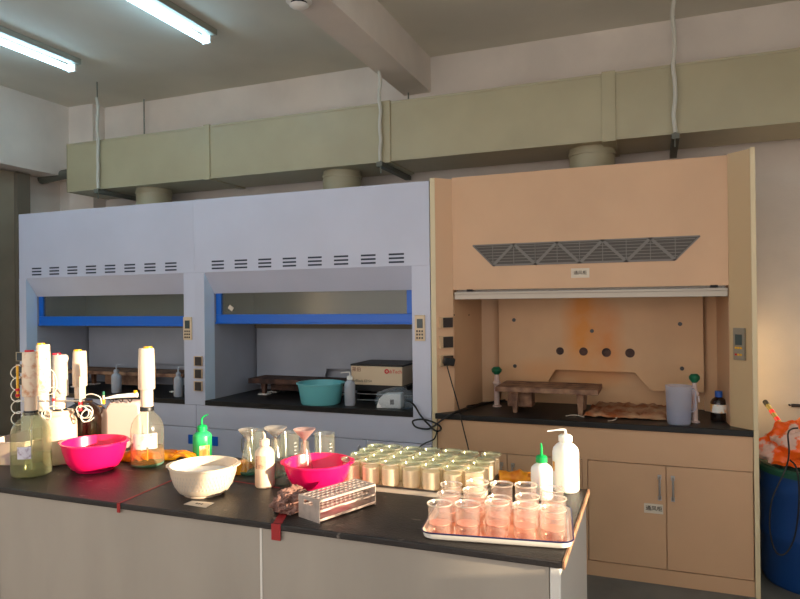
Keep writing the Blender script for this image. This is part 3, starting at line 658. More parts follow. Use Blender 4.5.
# dark reagent bottle, blue cap
x, y, r = spot(719, 421.5, 15.5, WT); h = zat(x, y, 391)-WT
t = thing('reagent_bottle', 'dark brown reagent bottle with a blue cap in the tan hood', 'bottle', (x, y, WT))
b = MB(); b.lathe([(0, 0), (r*.95, 0), (r, .005), (r, h*.62), (r*.8, h*.72), (r*.38, h*.8), (r*.36, h*.9)], (x, y, WT)); b.build('bottle', AMBERB, t)
b = MB(); b.lathe([(r*.45, h*.80), (r*.45, h), (0, h)], (x, y, WT), 20); b.build('cap', BLUECAP, t)
b = MB(); b.lathe([(r*1.01, h*.28), (r*1.01, h*.56)], (x, y, WT), cap=False); b.build('label', LABORG, t)
# ================================================================== RIGHT CORNER
x, y = .86, .36; R_ = .30; hB = .66
t = thing('plastic_drum', 'blue plastic drum with a green lid at the right of the tan hood', 'drum', (x, y, 0))
b = MB(); b.lathe([(0, 0), (R_*.92, 0), (R_*.97, .03), (R_*.97, .25), (R_, .27), (R_, .30), (R_*.97, .32), (R_*.98, .52), (R_, .54), (R_*.98, .57), (R_*.98, hB-.01)], (x, y, 0), 48); b.build('body', BARREL, t)
b = MB(); b.lathe([(R_*1.02, hB-.03), (R_*1.02, hB), (R_*.98, hB+.012), (R_*.9, hB+.006), (0, hB+.006)], (x, y, 0), 48); b.build('lid', BARLID, t)
a = Yp(764, 494, .15); b = MB(); b.M = Matrix.Translation((x-R_*.80, y-R_*.58, .52)) @ Matrix.Rotation(-.7, 4, 'Z'); b.lathe([(.035, 0), (.035, .0)], cap=True, seg=16); b.b.free(); b = MB()
c = Yp(796, 527, .07); al = math.radians(-110); b.M = Matrix.Translation((x+R_*math.cos(al), y+R_*math.sin(al), c.z)) @ Matrix.Rotation(al+PI/2, 4, 'Z'); b.box(-.025, .03, -.005, .01, -.025, .025); b.build('label', PAPER, t)
# rubbish bag orange/white
BAG = mat('orange_white_plastic', (255, 104, 26), .3, c2=(226, 190, 174), scale=4.5, lo=.42, hi=.44)
b = MB(); crinkle(b, (.735, .30, hB+.012), .15, .30, 1.9, 5, .78, 11, sx=1.2, sy=.9)
for v in b.b.verts:
    k = max(0, v.co.z-hB-.1); v.co.x += -.25*k*0; v.co.z += .45*k
o = single(b, 'plastic_bag', 'crumpled orange and white plastic bag lying on the blue drum', 'bag', BAG)
cable('black_cord', 'black cord looping over the orange bag and down the drum',
      [q(798, 428, .18), q(792, 429, .17), q(788, 434, .10), q(789, 452, .09), q(786, 468, .03), q(772, 500, .02), q(770, 530, .02), q(776, 552, .02), q(786, 553, .02), q(795, 535, .02), q(799, 500, .02), q(797, 470, .03), q(790, 460, .07)], .0045)
a = q(766, 403, .80); c = q(783, 428, .60)
t = thing('striped_stick', 'red and olive striped stick leaning behind the orange bag', 'stick', c)
dv = (c-a); b = MB(); b.cyl(a, c+dv*1.0, .014, 12); b.build('stick', mat('olive_stick', (128, 116, 64), .5), t)
for k in (.32, .62, .95):
    b = MB(); b.cyl(a+dv*k, a+dv*(k+.13), .015, 12); b.build('stripe', REDC, t)
b = MB(); b.cyl(a-dv*.06, a+dv*.1, .016, 12); b.build('tip', BLACKP, t)
p = q(795, 405.5, .93); b = MB(); b.cyl((p.x-.03, .95, p.z), (p.x-.03, .93, p.z), .006); b.cyl((p.x-.02, .93, p.z), (p.x+.04, .93, p.z), .01); single(b, 'wall_hook', 'small dark hook on the back wall above the drum', 'hook', SOCK)
# ================================================================== ISLAND BENCH
IT = .87; IX0, IX1, IY0, IY1 = -5.0, -.252, -2.066, -1.29
t = thing('island_bench', 'long grey island bench with a worn black top in the foreground', 'bench', ((IX0+IX1)/2, (IY0+IY1)/2, 0))
b = MB(); b.box(IX0, IX1-.006, IY0, IY1, IT-.022, IT); b.build('bench_top', BT, t, bev=.004)
b = MB(); b.box(IX1-.006, IX1, IY0, IY1, IT-.022, IT+.001); b.build('worn_edge', WOODEDGE, t)
b = MB(); b.box(IX0+.02, IX1-.042, IY0+.026, IY1-.02, 0, IT-.022); b.build('body', BENCHM, t)
seams = [IX0+.02, Zp(262.5, 524, IT-.02).x-1.30, Zp(262.5, 524, IT-.02).x, IX1-.045]
seams = [IX0+.02, -3.9, -2.58, Yp(262.5, 530, IY0+.02).x, IX1-.045]
for a, c in zip(seams, seams[1:]):
    b = MB(); b.box(a+.001, c-.001, IY0+.012, IY0+.026, .02, IT-.023); b.build('front_panel', BENCHM, t, bev=.003)
b = MB(); b.box(IX1-.044, IX1-.012, IY0+.010, IY1-.02, 0, IT-.023); b.build('end_panel', BENCHEND, t, bev=.004)
b = MB(); b.box(seams[3]-.004, seams[3]+.004, IY0+.009, IY0+.012, .02, IT-.023); b.build('seam_strip', BENCHEND, t)
# tapes
def tape(label, pts, w=.024, drop=None):
    b = MB(); P = [Zp(x_, y_, IT+.0006) for x_, y_ in pts]
    d = (P[1]-P[0]).normalized(); n = Vector((-d.y, d.x, 0))*w/2
    b.prism([P[0]+n, P[1]+n, P[1]-n, P[0]-n], (0, 0, .0008))
    if drop:
        e = P[1]; b.box(e.x-w/2-.004, e.x+w/2, IY0-.002, IY0+.0, IT-drop, IT+.001)
    single(b, 'red_tape', label, 'tape', RED)
tape('red tape strip running across the bench left of the colander bowl', ((175, 479), (118.5, 503.5)), .011, .035)
tape('red tape strip wrapped over the bench front beside the brown cloth', ((285, 511), (277.5, 523.5)), .032, .055)
tape('thin red tape line between the colander bowl and the small wash bottle', ((226, 480), (280, 488)), .008)
C4 = [Zp(x_, y_, IT) for x_, y_ in ((183.5, 504.5), (206, 508), (214.5, 503), (192, 501))]
t = thing('paper_slip', 'small paper slip on the bench in front of the colander bowl', 'paper', sum(C4, Vector())/4)
b = MB(); b.prism([p+Vector((0, 0, .0005)) for p in C4], (0, 0, .001)); b.build('paper', PAPER, t)
e = (C4[1]-C4[0]).normalized(); b = MB(); c = sum(C4, Vector())/4
for k in range(3): p = c+e*(.012*k-.01); b.box(p.x-.003, p.x+.003, p.y-.006, p.y+.006, IT+.0015, IT+.002)
b.build('ink_marks', INK, t)
# ---- bowls
def bowl(name, label, cx, by, wbase, wrim, top_py, m, cat='bowl', handles=True, fl=0, ribs=False):
    x, y, r = spot(cx, by, wbase, IT); R = wrim/2*depth((x, y, 1))/F; h = zat(x, y, top_py)-IT
    t = thing(name, label, cat, (x, y, IT))
    wb = (lambda a, z: 1+.004*math.sin(a*2*PI*40)) if ribs else None
    prof = [(0, .008), (r*.8, .008), (r*.82, 0), (r*.97, 0), (r, .006), (r+(R-r)*.30, h*.12), (r+(R-r)*.58, h*.35), (r+(R-r)*.82, h*.68), (R*.955, h-.014), (R*.965, h-.008), (R, h-.006), (R, h), (R*.95, h+.001), (R*.93, h-.008), (r+(R-r)*.82-.003, h*.68), (r+(R-r)*.58-.003, h*.35), (r+(R-r)*.28, h*.15), (r*.93, .02), (0, .014)]
    b = MB(); b.lathe(prof, (x, y, IT), 64, wob=wb); o = b.build('bowl', m, t)
    if handles:
        rx = Vector((RT.x, RT.y, 0)).normalized(); dy = Vector((-rx.y, rx.x, 0))
        for sg in (-1, 1):
            b = MB(); c = Vector((x, y, IT+h-.005)); pts = []
            for k in range(9): a = -.34+.68*k/8; pts.append(c+(rx*sg*math.cos(a)+dy*math.sin(a))*(R*.98))
            out = [c+(rx*sg*math.cos(a)+dy*math.sin(a))*(R*(1.04+.035*math.cos(a*4.6))) for a in [-.34+.68*k/8 for k in range(9)]]
            b.prism(pts+out[::-1], (0, 0, .005)); b.build('handle', m, t)
    return t, x, y, r, R, h
bowl('washing_bowl', 'bright pink plastic bowl between the dispenser bottles at the left', 95, 473.5, 36, 63, 440.5, PINK)
bowl('washing_bowl', 'bright pink plastic bowl behind the test tube rack', 318, 491, 44, 69, 460.5, PINK, handles=True)
WB_ = bowl('colander_bowl', 'white plastic colander bowl near the bench front', 204, 498.5, 40, 68, 463.5, HDPE, handles=True)
t, x, y, r, R, h = WB_
b = MB()
for k in range(56):
    for lv in (.35, .48, .61, .74):
        a = 2*PI*(k+.5*(lv in (.48, .74)))/56; rr = r+(R-r)*(.58+.24*(lv-.35)/.33 if lv <= .68 else .82+.14*(lv-.68)/.3)-.0005; zz = IT+h*lv
        c = Vector((x+rr*math.cos(a), y+rr*math.sin(a), zz)); tt = Vector((-math.sin(a), math.cos(a), 0))*.0016; oo = Vector((math.cos(a), math.sin(a), 0))*.002
        b.poly([c-tt+oo-Vector((0, 0, .005)), c+tt+oo-Vector((0, 0, .005)), c+tt+oo+Vector((0, 0, .005)), c-tt+oo+Vector((0, 0, .005))])
b.build('drain_holes', mat('hole_shadow_grey', (198, 182, 168), .8), t, kind='stuff')
b = MB(); b.lathe([(0, .022), (r*.9, .024), (r+(R-r)*.28-.003, h*.15), (r+(R-r)*.58-.005, h*.36), (r+(R-r)*.82-.006, h*.68), (0, h*.70)], (x, y, IT)); b.build('contents', WHITEP, t)
# ---- dispenser bottles
def cyl_part(name, x, y, z0, z1, r, m, parent, r2=None, seg=24):
    b = MB(); b.lathe([(0, z0), (r, z0), (r, z1-.003), ((r2 or r)*.94, z1), (0, z1)], (x, y, 0), seg); return b.build(name, m, parent)
def dispenser(t, x, y, zc, s, wpx, top_py, bar_py, cap_m, lean=-3, lobe=True, body=None):
    """bottle-top dispenser on a neck ending at height zc"""
    r = wpx/2*s; zt = zat(x, y, top_py); zb = zat(x, y, bar_py); body = body or HDPE
    cyl_part('collar', x, y, zc-.012, zc+.008, r*.85, BLACKP, t)
    cyl_part('valve_block', x, y, zc+.008, zb, r*.75, HDPE, t)
    b = MB(); b.lathe([(0, zb), (r*.96, zb), (r, zb+.004), (r, zb+(zt-zb)*.5), (r*.92, zt-.012), (r*.86, zt-.008), (0, zt-.008)], (x, y, 0), 28)
    o = b.build('barrel', body, t)
    rx = Vector((RT.x, RT.y, 0)).normalized()
    cx = Vector((x, y, 0))+rx*(lean*s)
    cyl_part('plunger_cap', cx.x, cx.y, zt-.01, zt, r*.55, cap_m, t)
    if lobe:
        c2 = Vector((x, y, 0))-rx*(lean*s*1.6); b = MB(); b.lathe([(0, zt-.05), (r*.38, zt-.045), (r*.5, zt-.03), (r*.46, zt-.014), (0, zt-.01)], (c2.x, c2.y, 0), 16); b.build('volume_knob', HDPE, o, org=t.location)
    return zt, zb
def plain_bottle(name, label, cx, by, wpx, sh_py, neck_py, neck_w, m, liqm=None, liq_py=None, cat='bottle', tagm=None, open_=True, dip=True):
    x, y, r = spot(cx, by, wpx, IT); s = depth((x, y, IT))/F; hs = zat(x, y, sh_py)-IT; hn = zat(x, y, neck_py)-IT; nr = neck_w/2*s
    t = thing(name, label, cat, (x, y, IT))
    P = [(0, 0), (r*.88, 0), (r*.98, .006), (r, .016), (r, hs*.9), (r*.985, hs), (r*.92, hs+(hn-hs)*.25), (r*.76, hs+(hn-hs)*.5), (max(r*.5, nr*1.1), hs+(hn-hs)*.72), (nr, hs+(hn-hs)*.86), (nr, hn-.006), (nr, hn)]
    I = [(max(a-.0025, 0), z+(.003 if i < 3 else 0)) for i, (a, z) in enumerate(P)]
    b = MB(); b.lathe(P+I[::-1] if open_ else P, (x, y, IT), 40, cap=not open_); b.build('bottle', m, t)
    if liqm:
        hl = zat(x, y, liq_py)-IT; b = MB(); b.lathe([(0, .004), (r*.9, .005), (r*.965, .018), (r*.965, hl), (0, hl)], (x, y, IT), 40); b.build('liquid', liqm, t)
    if dip: b = MB(); b.cyl((x, y, IT+.02), (x+.004, y, IT+hn), .0035, 8); b.build('dip_tube', WHITEP, t)
    return t, x, y, r, s, IT+hn
def wrap_label(t, x, y, r, z0, z1, m, a_off=0, half=.5, name='label'):
    b = MB(); a0 = math.atan2(CAM.y-y, CAM.x-x)+a_off; n = 12; q_ = r+.001
    for i in range(n):
        a = a0-half+2*half*i/n; a2 = a0-half+2*half*(i+1)/n
        b.poly([(x+q_*math.cos(a), y+q_*math.sin(a), z0), (x+q_*math.cos(a2), y+q_*math.sin(a2), z0), (x+q_*math.cos(a2), y+q_*math.sin(a2), z1), (x+q_*math.cos(a), y+q_*math.sin(a), z1)])
    return b.build(name, m, t)
LABP = mat('pale_blue_label', (214, 210, 222), .7, c2=(150, 128, 150), scale=60, lo=.3, hi=.5)
LABR = mat('white_red_label', (206, 196, 184), .7, c2=(200, 90, 80), scale=26, lo=.25, hi=.42)
TUBE = mat('white_tubing', (238, 228, 208), .35, sub=.3)
BARTXT = mat('printed_barrel', (238, 216, 190), .5, c2=(208, 140, 92), scale=30, lo=.3, hi=.5, sub=.1)
# 1 far left, greenish
t, x, y, r, s, zn = plain_bottle('dispenser_bottle', 'greenish glass bottle with a red capped dispenser at the far left', 31.5, 478.5, 37, 432, 412, 15, BOTGL, YELLIQ, 455)
wrap_label(t, x, y, r, zat(x, y, 455), zat(x, y, 443), LABP, -.35, .34)
zt, zb = dispenser(t, x, y, zn, s, 15.5, 350, 396, REDC, -1, body=BARTXT)
rx = Vector((RT.x, RT.y, 0)).normalized(); c = Vector((x, y, 0)); B1 = c.copy()
b = MB(); L_ = []
for i in range(64):
    k = i/63; a = k*5.0*2*PI; L_.append(c-rx*(15*s)+rx*math.cos(a)*.021+Vector((0, .004*math.sin(a), 0))+Vector((0, 0, zat(x, y, 366)*(1-k)+zat(x, y, 424)*k+.014*math.sin(a))))
b.tube(L_, .0024, 6); b.build('coiled_tubing', TUBE, t)
b = MB(); p = c-rx*(9*s)-Vector((0, .02, 0)); b.cyl(p+Vector((0, 0, zat(x, y, 397))), p+Vector((0, 0, zat(x, y, 365))), .005); o = b.build('side_rod', YELC, t)
for pyy in (389, 394.5): b = MB(); z_ = zat(x, y, pyy); b.cyl(p+Vector((0, 0, z_-.006)), p+Vector((0, 0, z_+.006)), .009); b.build('red_nut', REDC, t)
# 2 bottle behind
t, x, y, r, s, zn = plain_bottle('dispenser_bottle', 'glass bottle with a yellow capped dispenser behind the greenish bottle', 44, 457, 26, 426, 412, 14, CLR, JARLIQ, 440)
dispenser(t, x, y, zn, s, 13.5, 343, 392, YELC, -2, body=BARTXT)
# 3 white container
t, x, y, r, s, zn = plain_bottle('dispenser_bottle', 'milky white bottle with a red capped grey dispenser behind the pink bowl', 60.5, 466, 31, 421, 410, 24, HDPE, open_=False, dip=False)
dispenser(t, x, y, zn, s, 15, 353, 396, REDC, -3, body=GREYB); c3 = Vector((x, y, 0)); s3 = s
z_ = zat(x, y, 400); b = MB(); b.cyl(c3-rx*(32*s)+Vector((0, -.03, z_)), c3+rx*(30*s)+Vector((0, -.03, z_)), .004); b.build('cross_tube', STEEL, t)
for dx, py_ in ((2, 372), (28, 376)):
    b = MB(); p = c3+rx*(dx*s)-Vector((0, .045, 0)); b.cyl(p+Vector((0, 0, zat(x, y, py_))), p+Vector((0, 0, zat(x, y, 408))), .005); b.build('riser_tube', BARTXT, t)
    for pyy in ((402, 408) if dx > 10 else (398,)):
        b = MB(); z_ = zat(x, y, pyy); b.cyl(p+Vector((0, 0, z_-.008)), p+Vector((0, 0, z_+.006)), .0085); b.build('red_nut', REDC, t)
def coil(t, c, R, n, name='coiled_tubing', tilt=.5, sd=0, zc=1.1, r_=.0023):
    b = MB(); P = []
    for i in range(n*14):
        a = i/14*2*PI; P.append(c+rx*(R*math.cos(a)*(1+.45*math.sin(a*.37+sd))+.012*math.sin(a*.23+sd*2))+Vector((.01*math.sin(a*.5+sd), .01*math.cos(a*.7), zc+R*math.sin(a)*(1+.15*math.cos(a*.29+sd))+.01*math.sin(a*.31+sd))))
    b.tube(P, r_, 6); b.build(name, TUBE, t)
coil(t, c3-Vector((0, .06, 0))-rx*(.0), .028, 3, zc=zat(x, y, 412), sd=1)
coil(t, c3-Vector((0, .05, 0))+rx*(34*s), .03, 4, zc=zat(x, y, 412), sd=4)
b = MB(); w_ = lambda dx, py_: c3-Vector((0, .05, 0))+rx*(dx*s)+Vector((0, 0, zat(x, y, py_)))
b.tube([w_(-24, 372), w_(-14, 366), w_(-6, 372), w_(-4, 388), w_(-6, 402)], .0024, 6, smooth=True)
b.tube([w_(28, 398), w_(38, 393), w_(48, 396), w_(50, 403)], .0026, 6, smooth=True)
b.tube([w_(-8, 366), w_(2, 370), w_(6, 382), w_(2, 392), w_(-14, 394)], .0024, 6, smooth=True); b.tube([w_(-26, 385), w_(-10, 389), w_(4, 386), w_(14, 392)], .0024, 6, smooth=True); b.build('feed_tubing', TUBE, t)
# 4 brown bottle
t, x, y, r, s, zn = plain_bottle('dispenser_bottle', 'dark brown bottle with a yellow capped dispenser behind the pink bowl', 85, 456, 42, 414, 400, 15, AMBERB, open_=False, dip=False)
dispenser(t, x-.03, y, zn, s, 13.5, 349.5, 386, YELC, -2)
# 5 pinkish square can with horizontal discharge tube
a = Zp(122, 449, IT); s = depth(a)/F; c = Vector((a.x, a.y, 0))
t = thing('plastic_canister', 'pinkish white plastic canister with a horizontal discharge tube between two dispenser bottles', 'canister', (c.x, c.y, IT))
zs = zat(a.x, a.y, 402)
b = MB(); b.prism([c-rx*(20*s)+Vector((0, 0, IT)), c+rx*(20*s)+Vector((0, 0, IT)), c+rx*(18*s)+Vector((0, 0, zs-.02)), c+rx*(14*s)+Vector((0, 0, zs)), c-rx*(12*s)+Vector((0, 0, zs)), c-rx*(17*s)+Vector((0, 0, zs-.03))], Vector((-rx.y, rx.x, 0))*.1); b.build('body', HDPEP, t, bev=.012)
b = MB(); z_ = zat(a.x, a.y, 397); b.tube([c-rx*(16*s)+Vector((0, -.0, z_-.006)), c-rx*(5*s)+Vector((0, 0, z_+.004)), c+rx*(16*s)+Vector((0, 0, z_+.010))], .011, 14, rs=[.005, .010, .013]); b.build('discharge_tube', HDPEW, t)
for k in range(3):
    p = c+rx*((-8+9*k)*s)+Vector((0, -.01, z_-.022)); b = MB(); b.tube([p+rx*(-.012)+Vector((0, 0, .012)), p+Vector((0, 0, -.004)), p+rx*.012+Vector((0, 0, .012))], .003, 6, smooth=True); b.build('grip_hook', SOCK, t)
p = c-rx*(18*s)+Vector((0, 0, z_)); b = MB(); b.cyl(p+Vector((0, 0, .01)), p+Vector((0, 0, .03)), .007); b.build('green_nut', GREEND, t)
b = MB(); b.cyl(p-Vector((0, 0, .035)), p-Vector((0, 0, .012)), .008); b.build('yellow_nut', YELC, t); b = MB(); b.cyl(p-Vector((0, 0, .012)), p+Vector((0, 0, .01)), .006); b.build('valve', HDPE, t)
p = c+rx*(14*s)+Vector((0, 0, z_)); b = MB(); b.cyl(p+Vector((0, 0, .0)), p+Vector((0, 0, .034)), .009); b.build('yellow_valve', YELC, t)
# 6 clear bottle with orange content
t, x, y, r, s, zn = plain_bottle('dispenser_bottle', 'clear glass bottle of amber liquid with a tall yellow capped dispenser', 147.5, 468.5, 32, 428, 408, 12, CLR, AMBERLIQ, 447)
wrap_label(t, x, y, r, zat(x, y, 446), zat(x, y, 431), LABR, -.15, .75)
zt, zb = dispenser(t, x, y, zn, s, 16, 346.5, 389, YELC, 1.5)
b = MB(); b.lathe([(0, .0), (r*.86, 0), (r*.97, .006), (r*.99, .014), (0, .014)], (x, y, IT)); b.build('glass_base', AQUA, t)
# large white tray behind
a = Zp(40, 466, IT)
t = thing('white_tray', 'large white plastic tray behind the greenish bottle at the bench edge', 'tray', (a.x, a.y, IT))
Q = [Zp(-20, 466.5, IT), Zp(22, 466.5, IT), Zp(101, 450, IT), Zp(62, 442, IT)]; cc = sum(Q, Vector())/4
def tray_mesh(Q, h, fl, th=.004, z0=IT):
    cc = sum(Q, Vector())/len(Q); b = MB()
    def ring(k, z, ins=0): return [b.v((cc.x+(p.x-cc.x)*k-(0), cc.y+(p.y-cc.y)*k, z)) for p in Q]
    Rg = [ring(.90, z0), ring(1, z0+h-.006), ring(1.03, z0+h-.006), ring(1.03, z0+h), ring(.985, z0+h), ring(.885, z0+.005)]
    n = len(Q); b.b.faces.new(Rg[0])
    for A_, B_ in zip(Rg, Rg[1:]):
        for i in range(n): b.b.faces.new([A_[i], A_[(i+1) % n], B_[(i+1) % n], B_[i]])
    b.b.faces.new(Rg[-1]); return b
b = tray_mesh(Q, .115, 1); b.build('tray_body', HDPEP, t, bev=.01)
# ---- gloves
def glove(label, c, ang, L=.13, sd=0, flat=.2, fingers=4):
    t = thing('rubber_glove', label, 'glove', (c.x, c.y, IT)); b = MB()
    d = Vector((math.cos(ang), math.sin(ang), 0)); n = Vector((-d.y, d.x, 0))
    def lump(P, rs, fz=.55):
        P = spline([Vector(p) for p in P], 6); N_ = len(P); rg = []
        for i, p in enumerate(P):
            tt = (P[min(i+1, N_-1)]-P[max(0, i-1)]).normalized(); sd_ = Vector((-tt.y, tt.x, 0)).normalized(); k = i/(N_-1)*(len(rs)-1); j = min(int(k), len(rs)-2); rr = rs[j]*(1-k+j)+rs[j+1]*(k-j)
            rg.append([b.v(p+sd_*rr*math.cos(2*PI*m/14)*(1+.12*noise.noise(p*40+Vector((m, sd, 0))))+Vector((0, 0, max(rr*fz*math.sin(2*PI*m/14)*(1+.3*noise.noise(p*60)), -p.z+IT+.001)))) for m in range(14)])
        for A_, B_ in zip(rg, rg[1:]):
            for m in range(14): b.b.faces.new([A_[m], A_[(m+1) % 14], B_[(m+1) % 14], B_[m]])
        b.b.faces.new(rg[0][::-1]); b.b.faces.new(rg[-1])
    c0 = Vector((c.x, c.y, IT+.02))
    lump([c0-d*L*.6, c0-d*L*.1, c0+d*L*.3], [.034, .030, .034, .030], .95)
    for k in range(fingers):
        o_ = (k-(fingers-1)/2)*.02; a = (k-(fingers-1)/2)*.14+.1*math.sin(sd+k)
        dd = d*math.cos(a)+n*math.sin(a); st = c0+d*L*.25+n*o_; LL = L*(.42, .5, .47, .36)[k % 4]
        lump([st, st+dd*LL*.5+Vector((0, 0, .008)), st+dd*LL-Vector((0, 0, .006))], [.0125, .0115, .009], .9)
    st = c0+n*.03; lump([st, st+d*L*.2+n*.03, st+d*L*.35+n*.035], [.014, .012, .009], .9)
    b.build('glove', ORGL, t); return t
glove('orange rubber glove lying behind the clear bottle with tall dispenser, fingers showing at right', Zp(163, 460, IT), .5, .21, 1)
glove('orange rubber glove between the pink bowl and the clear bottle', Zp(131, 461, IT), .2, .12, 5)
glove('orange rubber glove crumpled between the colander bowl and the flasks', Zp(243, 472, IT), 1.9, .09, 3)
glove('orange rubber glove behind the beaker tray beside the green capped bottle', Zp(518, 483, IT), .3, .13, 7)
# ---- green wash bottle, small wash bottle, right-hand bottles
t = wash_bottle('green wash bottle standing behind the colander bowl', 202.5, 458, 18.5, 414.5, 431, IT, GREENL, GREENP, GREENP, 6, lab=(LABORG, .55, .25, .05, .48))
t = wash_bottle('milky wash bottle with a dark label before the flasks', 265, 489, 19.5, 432, 446, IT, HDPE, HDPE, HDPE, -1.5, lab=(mat('brown_smudged_label', (214, 170, 140), .7, c2=(90, 58, 50), scale=40, lo=.35, hi=.5), .6, -.5, .48, .80))
t = wash_bottle('white bottle with green cap and nozzle behind the pink beakers', 542, 501, 21.5, 443, 463, IT, HDPEW, GREENP, GREENP, -.5)
t = wash_bottle('tall white wash bottle with bent spout at the bench end', 566, 494, 26, 429.5, 442, IT, HDPEW, HDPEW, HDPEW, -18, lab=(LABORG, .18, -1.1, .42, .62))
# ---- flasks with funnels and tall beakers
def flask(label, cx, by, wpx, neck_py, base=AQUA):
    x, y, r = spot(cx, by, wpx, IT); h = zat(x, y, neck_py)-IT; t = thing('conical_flask', label, 'flask', (x, y, IT))
    P = [(0, 0), (r*.92, 0), (r, .008), (r*.97, .02), (r*.55, h*.72), (r*.42, h*.82), (r*.42, h-.004), (r*.5, h)]
    I = [(max(a-.002, 0), z+(.003 if i < 3 else 0)) for i, (a, z) in enumerate(P)]
    b = MB(); b.lathe(P+I[::-1], (x, y, IT), 32, cap=False); b.build('flask', CLR, t)
    b = MB(); b.lathe([(0, .0005), (r*.9, .0005), (r*.985, .008), (r*.95, .014), (0, .012)], (x, y, IT)); b.build('thick_base', base, t)
    return t, x, y, r, IT+h
def funnel(label, x, y, z, R, m, hc=.05):
    t = thing('funnel', label, 'funnel', (x, y, z-.05))
    b = MB(); b.lathe([(R, z+hc), (R*1.02, z+hc+.002), (R*.98, z+hc), (.007, z+.004), (.005, z-.055), (.004, z-.055), (.0055, z+.004), (R*.96, z+hc-.003)], (x, y, 0), 32, cap=False); b.build('cone', m, t)
FUN = thin('funnel_glass', (244, 242, 238), .24, (236, 230, 222)); FUNP = thin('pink_funnel_glass', (246, 230, 226), .30, (238, 210, 204))
t, x, y, r, zt = flask('conical flask with a glass funnel, leftmost of the glassware', 248.5, 476, 18, 441)
funnel('glass funnel standing in the leftmost conical flask', x, y, zt, 9.5*depth((x, y, 1))/F, FUN)
t, x, y, r, zt = flask('conical flask behind the milky wash bottle', 276, 479, 20, 438)
funnel('wide glass funnel in the flask behind the milky wash bottle', x, y, zt, 11.5*depth((x, y, 1))/F, FUN, .045)
def cylb(name, label, cx, by, wpx, top_py, m=CLR, liq=None, lm=None, gr=True):
    x, y, r = spot(cx, by, wpx, IT); h = zat(x, y, top_py)-IT; t = thing(name, label, 'beaker', (x, y, IT))
    P = [(0, 0), (r*.9, 0), (r*.97, .004), (r, .01), (r, h-.006), (r*1.06, h), (r*1.03, h), (r-.003, h-.008), (r-.003, .012), (r*.88, .004), (0, .004)]
    b = MB(); b.lathe(P, (x, y, IT), 32, cap=False); b.build('glass', m, t)
    if gr:
        b = MB(); a0 = math.atan2(CAM.y-y, CAM.x-x)+.5
        for k in range(6):
            zz = IT+h*(.3+.09*k); q_ = r+.0006; w_ = .22 if k % 2 else .35
            b.poly([(x+q_*math.cos(a0), y+q_*math.sin(a0), zz), (x+q_*math.cos(a0+w_), y+q_*math.sin(a0+w_), zz), (x+q_*math.cos(a0+w_), y+q_*math.sin(a0+w_), zz+.002), (x+q_*math.cos(a0), y+q_*math.sin(a0), zz+.002)])
        b.build('graduations', WHITEP, t)
    return t, x, y, r, IT+h
cylb('tall_beaker', 'tall clear beaker between the two funnels behind the pink bowl', 290, 474, 19, 432)
t, x, y, r, zt = flask('conical flask with a pink funnel behind the pink bowl', 305, 481, 19, 441)
funnel('pink tinted funnel in the flask behind the pink bowl', x, y, zt, 11*depth((x, y, 1))/F, FUNP, .05)
cylb('tall_beaker', 'tall graduated beaker at the right of the funnels', 325, 474, 20, 433)
cylb('tall_beaker', 'tall clear beaker standing at the very back of the flasks', 256, 463, 17, 430)
cylb('small_beaker', 'small clear beaker beside the milky wash bottle', 283, 486, 15, 462)
# ---- brown cloth
p = Zp(287, 512, IT); b = MB(); crinkle(b, (p.x, p.y+.03, IT), .07, .36, 2.4, 5, .62, 21, sx=.85, sy=1.15)
single(b, 'cleaning_cloth', 'crumpled brown cloth lying left of the test tube rack', 'cloth', CLOTH)
# ---- test tube rack
A = Zp(319.6, 523.4, IT); Bq = Zp(298.4, 516, IT); Cq = Zp(375, 504.8, IT); ex = (Cq-A).normalized(); ey = Vector((-ex.y, ex.x, 0)); Lr = (Cq-A).length; Wd = abs((Bq-A).dot(ey)); Wd = max(.07, min(Wd, .11)); Hr = zat(A.x, A.y, 500.5)-IT
t = thing('test_tube_rack', 'empty aluminium test tube rack at the bench front', 'rack', (A+ex*Lr/2+ey*Wd/2))
Mx = Matrix((ex.to_4d(), ey.to_4d(), (0, 0, 1, 0), (A.x, A.y, IT, 1))).transposed(); Mx[3][:] = (0, 0, 0, 1); Mx[0][3] = A.x; Mx[1][3] = A.y; Mx[2][3] = IT
def shelf(z, th, holes=True, nm='shelf'):
    b = MB(); b.M = Mx; nx, ny = 12, 4; mx, my = .006, .006; cw = (Lr-2*mx)/nx; ch = (Wd-2*my)/ny
    b2 = b.b; rr = min(cw, ch)*.40; seg = 12
    if not holes: b.box(0, Lr, 0, Wd, z, z+th)
    else:
        b.box(0, Lr, 0, my, z, z+th); b.box(0, Lr, Wd-my, Wd, z, z+th); b.box(0, mx, my, Wd-my, z, z+th); b.box(Lr-mx, Lr, my, Wd-my, z, z+th)
        for i in range(nx):
            for j in range(ny):
                cx = mx+cw*(i+.5); cy = my+ch*(j+.5)
                ins = []; outp = []
                for k in range(seg):
                    a = 2*PI*(k+.5)/seg; c_, s_ = math.cos(a), math.sin(a); f = max(abs(c_), abs(s_)); ins.append((cx+rr*c_, cy+rr*s_)); outp.append((cx+cw/2*c_/f, cy+ch/2*s_/f))
                for k in range(seg):
                    l = (k+1) % seg
                    b.poly([(*ins[k], z+th), (*outp[k], z+th), (*outp[l], z+th), (*ins[l], z+th)]); b.poly([(*ins[k], z), (*ins[l], z), (*outp[l], z), (*outp[k], z)]); b.poly([(*ins[k], z), (*ins[k], z+th), (*ins[l], z+th), (*ins[l], z)])
        bmesh.ops.remove_doubles(b2, verts=b2.verts, dist=.00005)
    b.build(nm, RACKM, t, smooth=False)
shelf(Hr-.002, .002); shelf(Hr*.52, .002); shelf(.008, .002, False, 'bottom_plate')
